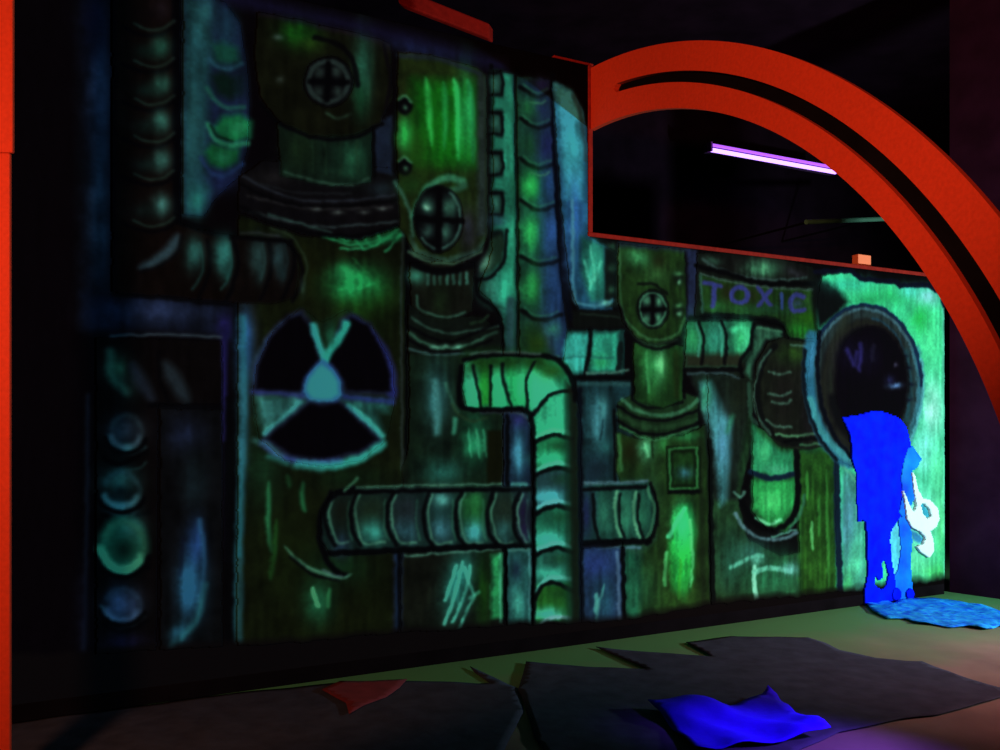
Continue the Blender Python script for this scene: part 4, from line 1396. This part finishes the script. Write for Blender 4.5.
# ------------------------------------------------------------------ near red post on the left
PY = 3.2
p = at_depth(10.0, 424, PY)
post = empty('red_post', (p.x - 0.08, PY, 0))
tag(post, 'bright red upright post at the left edge, in front of the dark mural wall', 'post')
zs = at_depth(0, 152, PY).z
pw = 0.14
keep(post, obj('lower_board', bevel(box_bm((p.x - pw, PY, 0), (pw - 0.002, 0, 0), (0, 0.02, 0), (0, 0, zs - 0.002)), 0.006), M['red']))
keep(post, obj('upper_board', bevel(box_bm((p.x - pw, PY + 0.004, zs), (pw + 0.006, 0, 0), (0, 0.02, 0), (0, 0, 4.4 - zs)), 0.006), M['red']))

# ------------------------------------------------------------------ things behind and above the wall
bm = bmesh.new()
a, b = at_depth(398, -6, 5.9), at_depth(489, 30, 6.35)
ax = b - a
beam = tag(obj('ceiling_beam', bevel(box_bm(a - Vector((0, 0, 0.06)), ax, (0.03, 0.09, 0), (0, 0, 0.11)), 0.012), M['beam']),
           'short dark red timber hanging in the gloom above the mural wall', 'beam')

t_l = -2.6
s_a, z_a = on_wall(710, 147, t_l)
s_b, z_b = on_wall(836, 170, t_l)
lamp = empty('tube_light', wp(s_a, t_l, z_a))
tag(lamp, 'violet glowing twin fluorescent tube fixture seen through the opening under the arch', 'light')
m_tube = emit('violet_white_tube_glow', (0.48, 0.26, 1.0), 3.0)
m_tube2 = emit('violet_tube_glow', (0.42, 0.10, 1.0), 1.5)
m_cap = mat('violet_cap', (0.35, 0.06, 0.6), 0.5)
a, b = wp(s_a, t_l, z_a), wp(s_b, t_l, z_b)
up = Vector((0, 0, 1))
nn = Vector((*N, 0))
ax = b - a
L = ax.length
hous = keep(lamp, obj('housing', bevel(box_bm(a - ax * 0.004 + nn * -0.10 + up * -0.045, ax * 1.008, nn * 0.07, up * 0.10), 0.01), M['fixture']))
tb = keep(lamp, obj('tube', tube_bm(a + up * -0.028, b + up * -0.028, 0.022), m_tube, smooth=False))
tb2 = keep(lamp, obj('tube', tube_bm(a + up * 0.026, b + up * 0.026, 0.016), m_tube2))
tb2['label'] = 'dimmer violet upper tube'
for q in (0.0, 1.0):
    c = a + ax * q
    keep(lamp, obj('end_cap', bevel(box_bm(c - ax.normalized() * 0.012 + nn * -0.04 + up * -0.05, ax.normalized() * 0.024, nn * 0.075, up * 0.10), 0.004, 1), m_cap))

# pale conduit further back
t_c = -1.6
c0, c1 = on_wall(806, 222, t_c), on_wall(884, 215, t_c)
con = empty('hanging_conduit', wp(c0[0], t_c, c0[1]))
tag(con, 'thin pale grey green rail hanging in the dark below the violet tube light', 'rail')
keep(con, obj('rail', tube_bm(wp(c0[0], t_c, c0[1]), wp(c1[0] + 0.3, t_c, c1[1]), 0.024), M['metal']))
s_ = c0[0] + (c1[0] - c0[0]) * 1.15
z_ = c0[1] + (c1[1] - c0[1]) * 1.15
keep(con, obj('bracket', tube_bm(wp(s_, t_c, z_), wp(s_, -3.2, z_), 0.012, 8), M['black']))
keep(con, obj('bracket', tube_bm(wp(c0[0] + 0.02, t_c, c0[1]), wp(c0[0] + 0.02, -3.2, c0[1]), 0.012, 8), M['black']))

# salmon block on the sill
s_a, s_b = on_wall(855, 260, -0.07)[0], on_wall(868, 260, -0.07)[0]
blk = tag(obj('wooden_block', bevel(box_bm(wp(s_a, -0.10, ZSILL + 0.025), Vector((*(D * (s_b - s_a)), 0)), Vector((*(N * 0.06), 0)), (0, 0, 0.095)), 0.006), M['orange']),
          'small glowing orange block standing on the red sill beside the arch', 'block')

# ------------------------------------------------------------------ blue ooze
def relief_patch(name, pts, t0, amp, m, holes=(), step=0.012, parent=None, seed=0):
    """slab hugging the wall inside a measured outline, rippled in vertical runs"""
    q = [on_wall(*p_) for p_ in pts]
    hq = [[on_wall(*p_) for p_ in h_] for h_ in holes]
    s0, s1 = min(a_[0] for a_ in q), max(a_[0] for a_ in q)
    z0, z1 = max(0.002, min(a_[1] for a_ in q)), max(a_[1] for a_ in q)
    na, nb = int((s1 - s0) / step) + 1, int((z1 - z0) / step) + 1
    S, Z = np.meshgrid(s0 + (np.arange(na) + .5) * step, z0 + (np.arange(nb) + .5) * step)

    def pin(poly_):
        r = np.zeros(S.shape, bool)
        for i in range(len(poly_)):
            a0, b0 = poly_[i]
            a1, b1 = poly_[(i + 1) % len(poly_)]
            if b0 != b1:
                r ^= ((b0 > Z) != (b1 > Z)) & (S < (a1 - a0) * (Z - b0) / (b1 - b0) + a0)
        return r
    mk = pin(q)
    for h_ in hq:
        mk &= ~pin(h_)
    bm = bmesh.new()
    fv, bv = {}, {}

    def v(i, j, front):
        dct = fv if front else bv
        if (i, j) not in dct:
            s, z = s0 + i * step, z0 + j * step
            if front:
                r = amp * (0.5 + 0.35 * math.sin(s * 38 + 2.2 * mnoise.noise(Vector((s * 6, z * 1.5, seed)))) + 0.5 * mnoise.noise(Vector((s * 9, z * 3, seed + 7))))
                jx = 0.4 * step * mnoise.noise(Vector((s * 30, z * 30, 3)))
                dct[(i, j)] = bm.verts.new(wp(s + jx, t0 + max(0.002, r), z))
            else:
                dct[(i, j)] = bm.verts.new(wp(s, 0.0065, z))
        return dct[(i, j)]
    for j in range(nb):
        for i in range(na):
            if not mk[j, i]:
                continue
            bm.faces.new((v(i, j, 1), v(i + 1, j, 1), v(i + 1, j + 1, 1), v(i, j + 1, 1)))
            for dj, di, A_, B_ in ((-1, 0, (0, 0), (1, 0)), (1, 0, (1, 1), (0, 1)), (0, -1, (0, 1), (0, 0)), (0, 1, (1, 0), (1, 1))):
                jj, ii = j + dj, i + di
                if not (0 <= jj < nb and 0 <= ii < na and mk[jj, ii]):
                    p1, p2 = (i + A_[0], j + A_[1]), (i + B_[0], j + B_[1])
                    bm.faces.new((v(*p2, 1), v(*p1, 1), v(*p1, 0), v(*p2, 0)))
    o = obj(name, bm, m, smooth=True)
    if parent:
        keep(parent, o)
    return o


ooze = empty('blue_ooze', wp(*[on_wall(880, 500)[0], 0.02, 0.0]))
tag(ooze, 'electric blue ooze pouring from the round pipe mouth down the wall onto the floor', 'ooze')
relief_patch('cascade', [(841, 417), (856, 415), (870, 411), (884, 412), (893, 416), (899, 419), (904, 426), (908, 442), (911, 451), (909, 460), (908, 474),
                         (909, 490), (905, 505), (900, 516), (896, 520), (893, 524), (890, 529), (888.5, 540), (889.5, 560), (893, 580), (894, 609), (862, 613), (863, 590),
                         (866, 575), (865, 540), (864, 522), (861, 519), (857, 523), (855.5, 500), (855.5, 474), (850, 458), (849, 436)],
             0.011, 0.012, M['ooze'], holes=[[(880, 562), (884, 561), (887, 574), (884, 587), (879, 590), (874, 585), (873, 575), (877, 580), (881, 577)]], parent=ooze)
relief_patch('thin_stream', [(911, 446), (919, 459), (915, 468), (909.5, 471), (911, 484), (912, 499), (906, 512), (900, 517), (897, 512), (901, 494), (899, 478), (902, 460), (906, 448)], 0.018, 0.008, M['oozethin'], parent=ooze, seed=3)
relief_patch('thin_stream', [(904, 506), (908, 520), (911, 540), (909, 560), (911, 585), (912, 606), (892, 609), (891, 590), (891, 578), (897, 569), (900, 548), (898, 530), (897, 519), (900, 515)],
             0.010, 0.008, M['oozethin'], parent=ooze, seed=5)
o = relief_patch('splash', [(900, 490), (904, 500), (908, 509), (911, 512), (914, 505), (911, 490), (909, 472), (911.5, 475), (915, 490), (919, 498), (927, 500), (934, 508), (936, 518), (933, 526), (927, 531),
                            (930, 540), (930.5, 551), (926, 557), (918, 552), (914, 546), (920, 544), (923, 537), (917, 531), (909, 527), (904, 518)], 0.030, 0.006, M['foam'],
                 holes=[[(917, 504), (922, 503), (927, 509), (929, 516), (924, 519), (919, 513)]], parent=ooze, step=0.009, seed=9)
o['label'] = 'white splash mark'
for (cx, cy, rx, ry) in ((894, 594, 4.5, 6.5), (907.5, 594, 3.6, 6)):
    relief_patch('bubble', [(cx + rx * math.cos(q), cy + ry * math.sin(q)) for q in [2 * math.pi * i / 16 for i in range(16)]], 0.026, 0.006, M['ooze'], parent=ooze, step=0.008)


def foot(px):
    """row of the wall foot at a measured column"""
    return HY + F * EYE / (P0[1] + on_wall(px, 400, 0.008)[0] * D[1] + 0.008 * N[1])


def sheet(name, pts, m, z0=0.003, thick=0.004, cuts=4, amp=0.004, fr=5.0, hfun=None, parent=None, smooth=True):
    """thin limp sheet lying on the floor inside a measured outline"""
    q = [on_floor(*p_) for p_ in pts]
    bm = bmesh.new()
    vs = [bm.verts.new(p_) for p_ in q]
    bm.faces.new(vs)
    bmesh.ops.triangulate(bm, faces=bm.faces[:])
    for _ in range(cuts):
        long_ = [e for e in bm.edges if e.calc_length() > 0.06]
        if long_:
            bmesh.ops.subdivide_edges(bm, edges=long_, cuts=1)
            bmesh.ops.triangulate(bm, faces=bm.faces[:])
    bmesh.ops.beautify_fill(bm, faces=bm.faces[:], edges=bm.edges[:])
    top = bm.faces[:]
    for v in bm.verts:
        h = amp * (0.5 + mnoise.noise(Vector((v.co.x * fr, v.co.y * fr, 2))))
        if hfun:
            h += hfun(v.co.x, v.co.y)
        v.co.z = z0 + max(0.0, h)
    r = bmesh.ops.extrude_face_region(bm, geom=top)
    for v in [g for g in r['geom'] if isinstance(g, bmesh.types.BMVert)]:
        v.co.z += thick
    o = obj(name, bm, m, smooth=smooth)
    if parent:
        keep(parent, o)
    return o


sheet('floor_puddle', [(863, 602), (880, 599), (893, 604), (905, 601), (930, 599.5), (955, 602), (975, 606), (1000, 612), (1040, 618), (1040, 632), (1000, 627), (986, 631), (968, 628),
                       (950, 629), (934, 626), (918, 625), (905, 620), (888, 620), (873, 613)], M['puddle'], 0.002, 0.006, 5, 0.02, 9, parent=ooze)

# ------------------------------------------------------------------ sheets and litter on the floor
tag(sheet('floor_sheet', [(686, 644), (708, 641), (732, 638), (770, 639), (808, 639), (826, 645), (840, 652), (858, 656), (876, 660), (905, 663), (922, 663), (934, 668), (960, 678), (1000, 690), (1010, 696),
                          (970, 708), (936, 717), (915, 719), (900, 721), (870, 728), (840, 734), (824, 742), (800, 752), (760, 775), (640, 790), (560, 775), (535, 740), (522, 700), (518, 692), (523, 676), (526, 663.5),
                          (560, 667), (628, 670.5), (648, 671), (620, 659), (596, 648.5), (640, 653.5), (680, 656), (712, 658)],
          M['tarp'], 0.006, 0.004, 5, 0.005), 'large charcoal sheet with torn pointed edge, lying under the blue cloth', 'sheet')
tag(sheet('floor_sheet', [(470, 668), (492, 678), (518, 690), (524, 712), (500, 760), (360, 800), (100, 830), (-60, 830), (-40, foot(-20) + 3), (20, foot(20) + 1), (100, foot(100) + 1), (170, foot(170) + 1.5), (238, foot(238) + 2), (290, foot(290) + 4), (340, 684), (408, 682.5), (440, 683), (478, 685), (490, 684), (474, 673)],
          M['tarp'], 0.003, 0.004, 5, 0.004), 'dark sheet under the small red scrap at lower left, extended over the shaded floor', 'sheet')  # left part of the sheet stands in for shade on the floor
tag(sheet('card_scrap', [(322, 693), (340, 684), (372, 684), (407, 682), (400, 690), (386, 700), (365, 708), (349, 717), (346, 706)], M['scrap'], 0.012, 0.004, 3, 0.003),
    'small dull red scrap lying on the dark floor at lower left', 'scrap')

ct = [on_floor(768, 690), on_floor(690, 716), on_floor(745, 738), on_floor(812, 738)]


def cloth_h(x, y):
    def g(c, r, h):
        return h * math.exp(-((x - c.x) ** 2 + (y - c.y) ** 2) / (r * r))
    return g(ct[0], 0.13, 0.10) + g(ct[1], 0.16, 0.05) + g(ct[3], 0.12, 0.05) + 0.018 * (0.5 + 0.5 * math.sin(x * 21 + y * 13 + 2 * mnoise.noise(Vector((x * 4, y * 4, 0)))))


tag(sheet('blue_cloth', [(648, 711), (670, 710), (696, 710), (714, 712), (730, 713), (744, 709), (756, 705), (768, 698), (777, 702), (786, 712), (796, 722), (806, 727), (818, 733), (831, 742), (812, 745), (796, 747),
                         (750, 752), (694, 757), (684, 744), (672, 735), (660, 722)], M['cloth'], 0.020, 0.004, 5, 0.01, 7, cloth_h),
    'crumpled glowing blue cloth lying on the charcoal sheet in the foreground', 'cloth')

# ------------------------------------------------------------------ world, camera, look
w = bpy.data.worlds.new('dark_world')
sc.world = w
w.use_nodes = True
w.node_tree.nodes['Background'].inputs['Color'].default_value = (0.35, 0.15, 0.5, 1)
w.node_tree.nodes['Background'].inputs['Strength'].default_value = 0.0

cam = bpy.data.cameras.new('camera')
cam.sensor_width = 36.0
cam.lens = F / 1000 * 36.0
cam.shift_y = (HY - 375) / 1000.0
cam.clip_end = 60
co = bpy.data.objects.new('camera', cam)
C.objects.link(co)
co.location = (0, 0, EYE)
co.rotation_euler = (math.pi / 2, 0, 0)
sc.camera = co
sc.view_settings.view_transform = 'Standard'
sc.view_settings.look = 'None'
sc.view_settings.gamma = 1.0
sc.view_settings.use_curve_mapping = False
sc.view_settings.exposure = 0.0
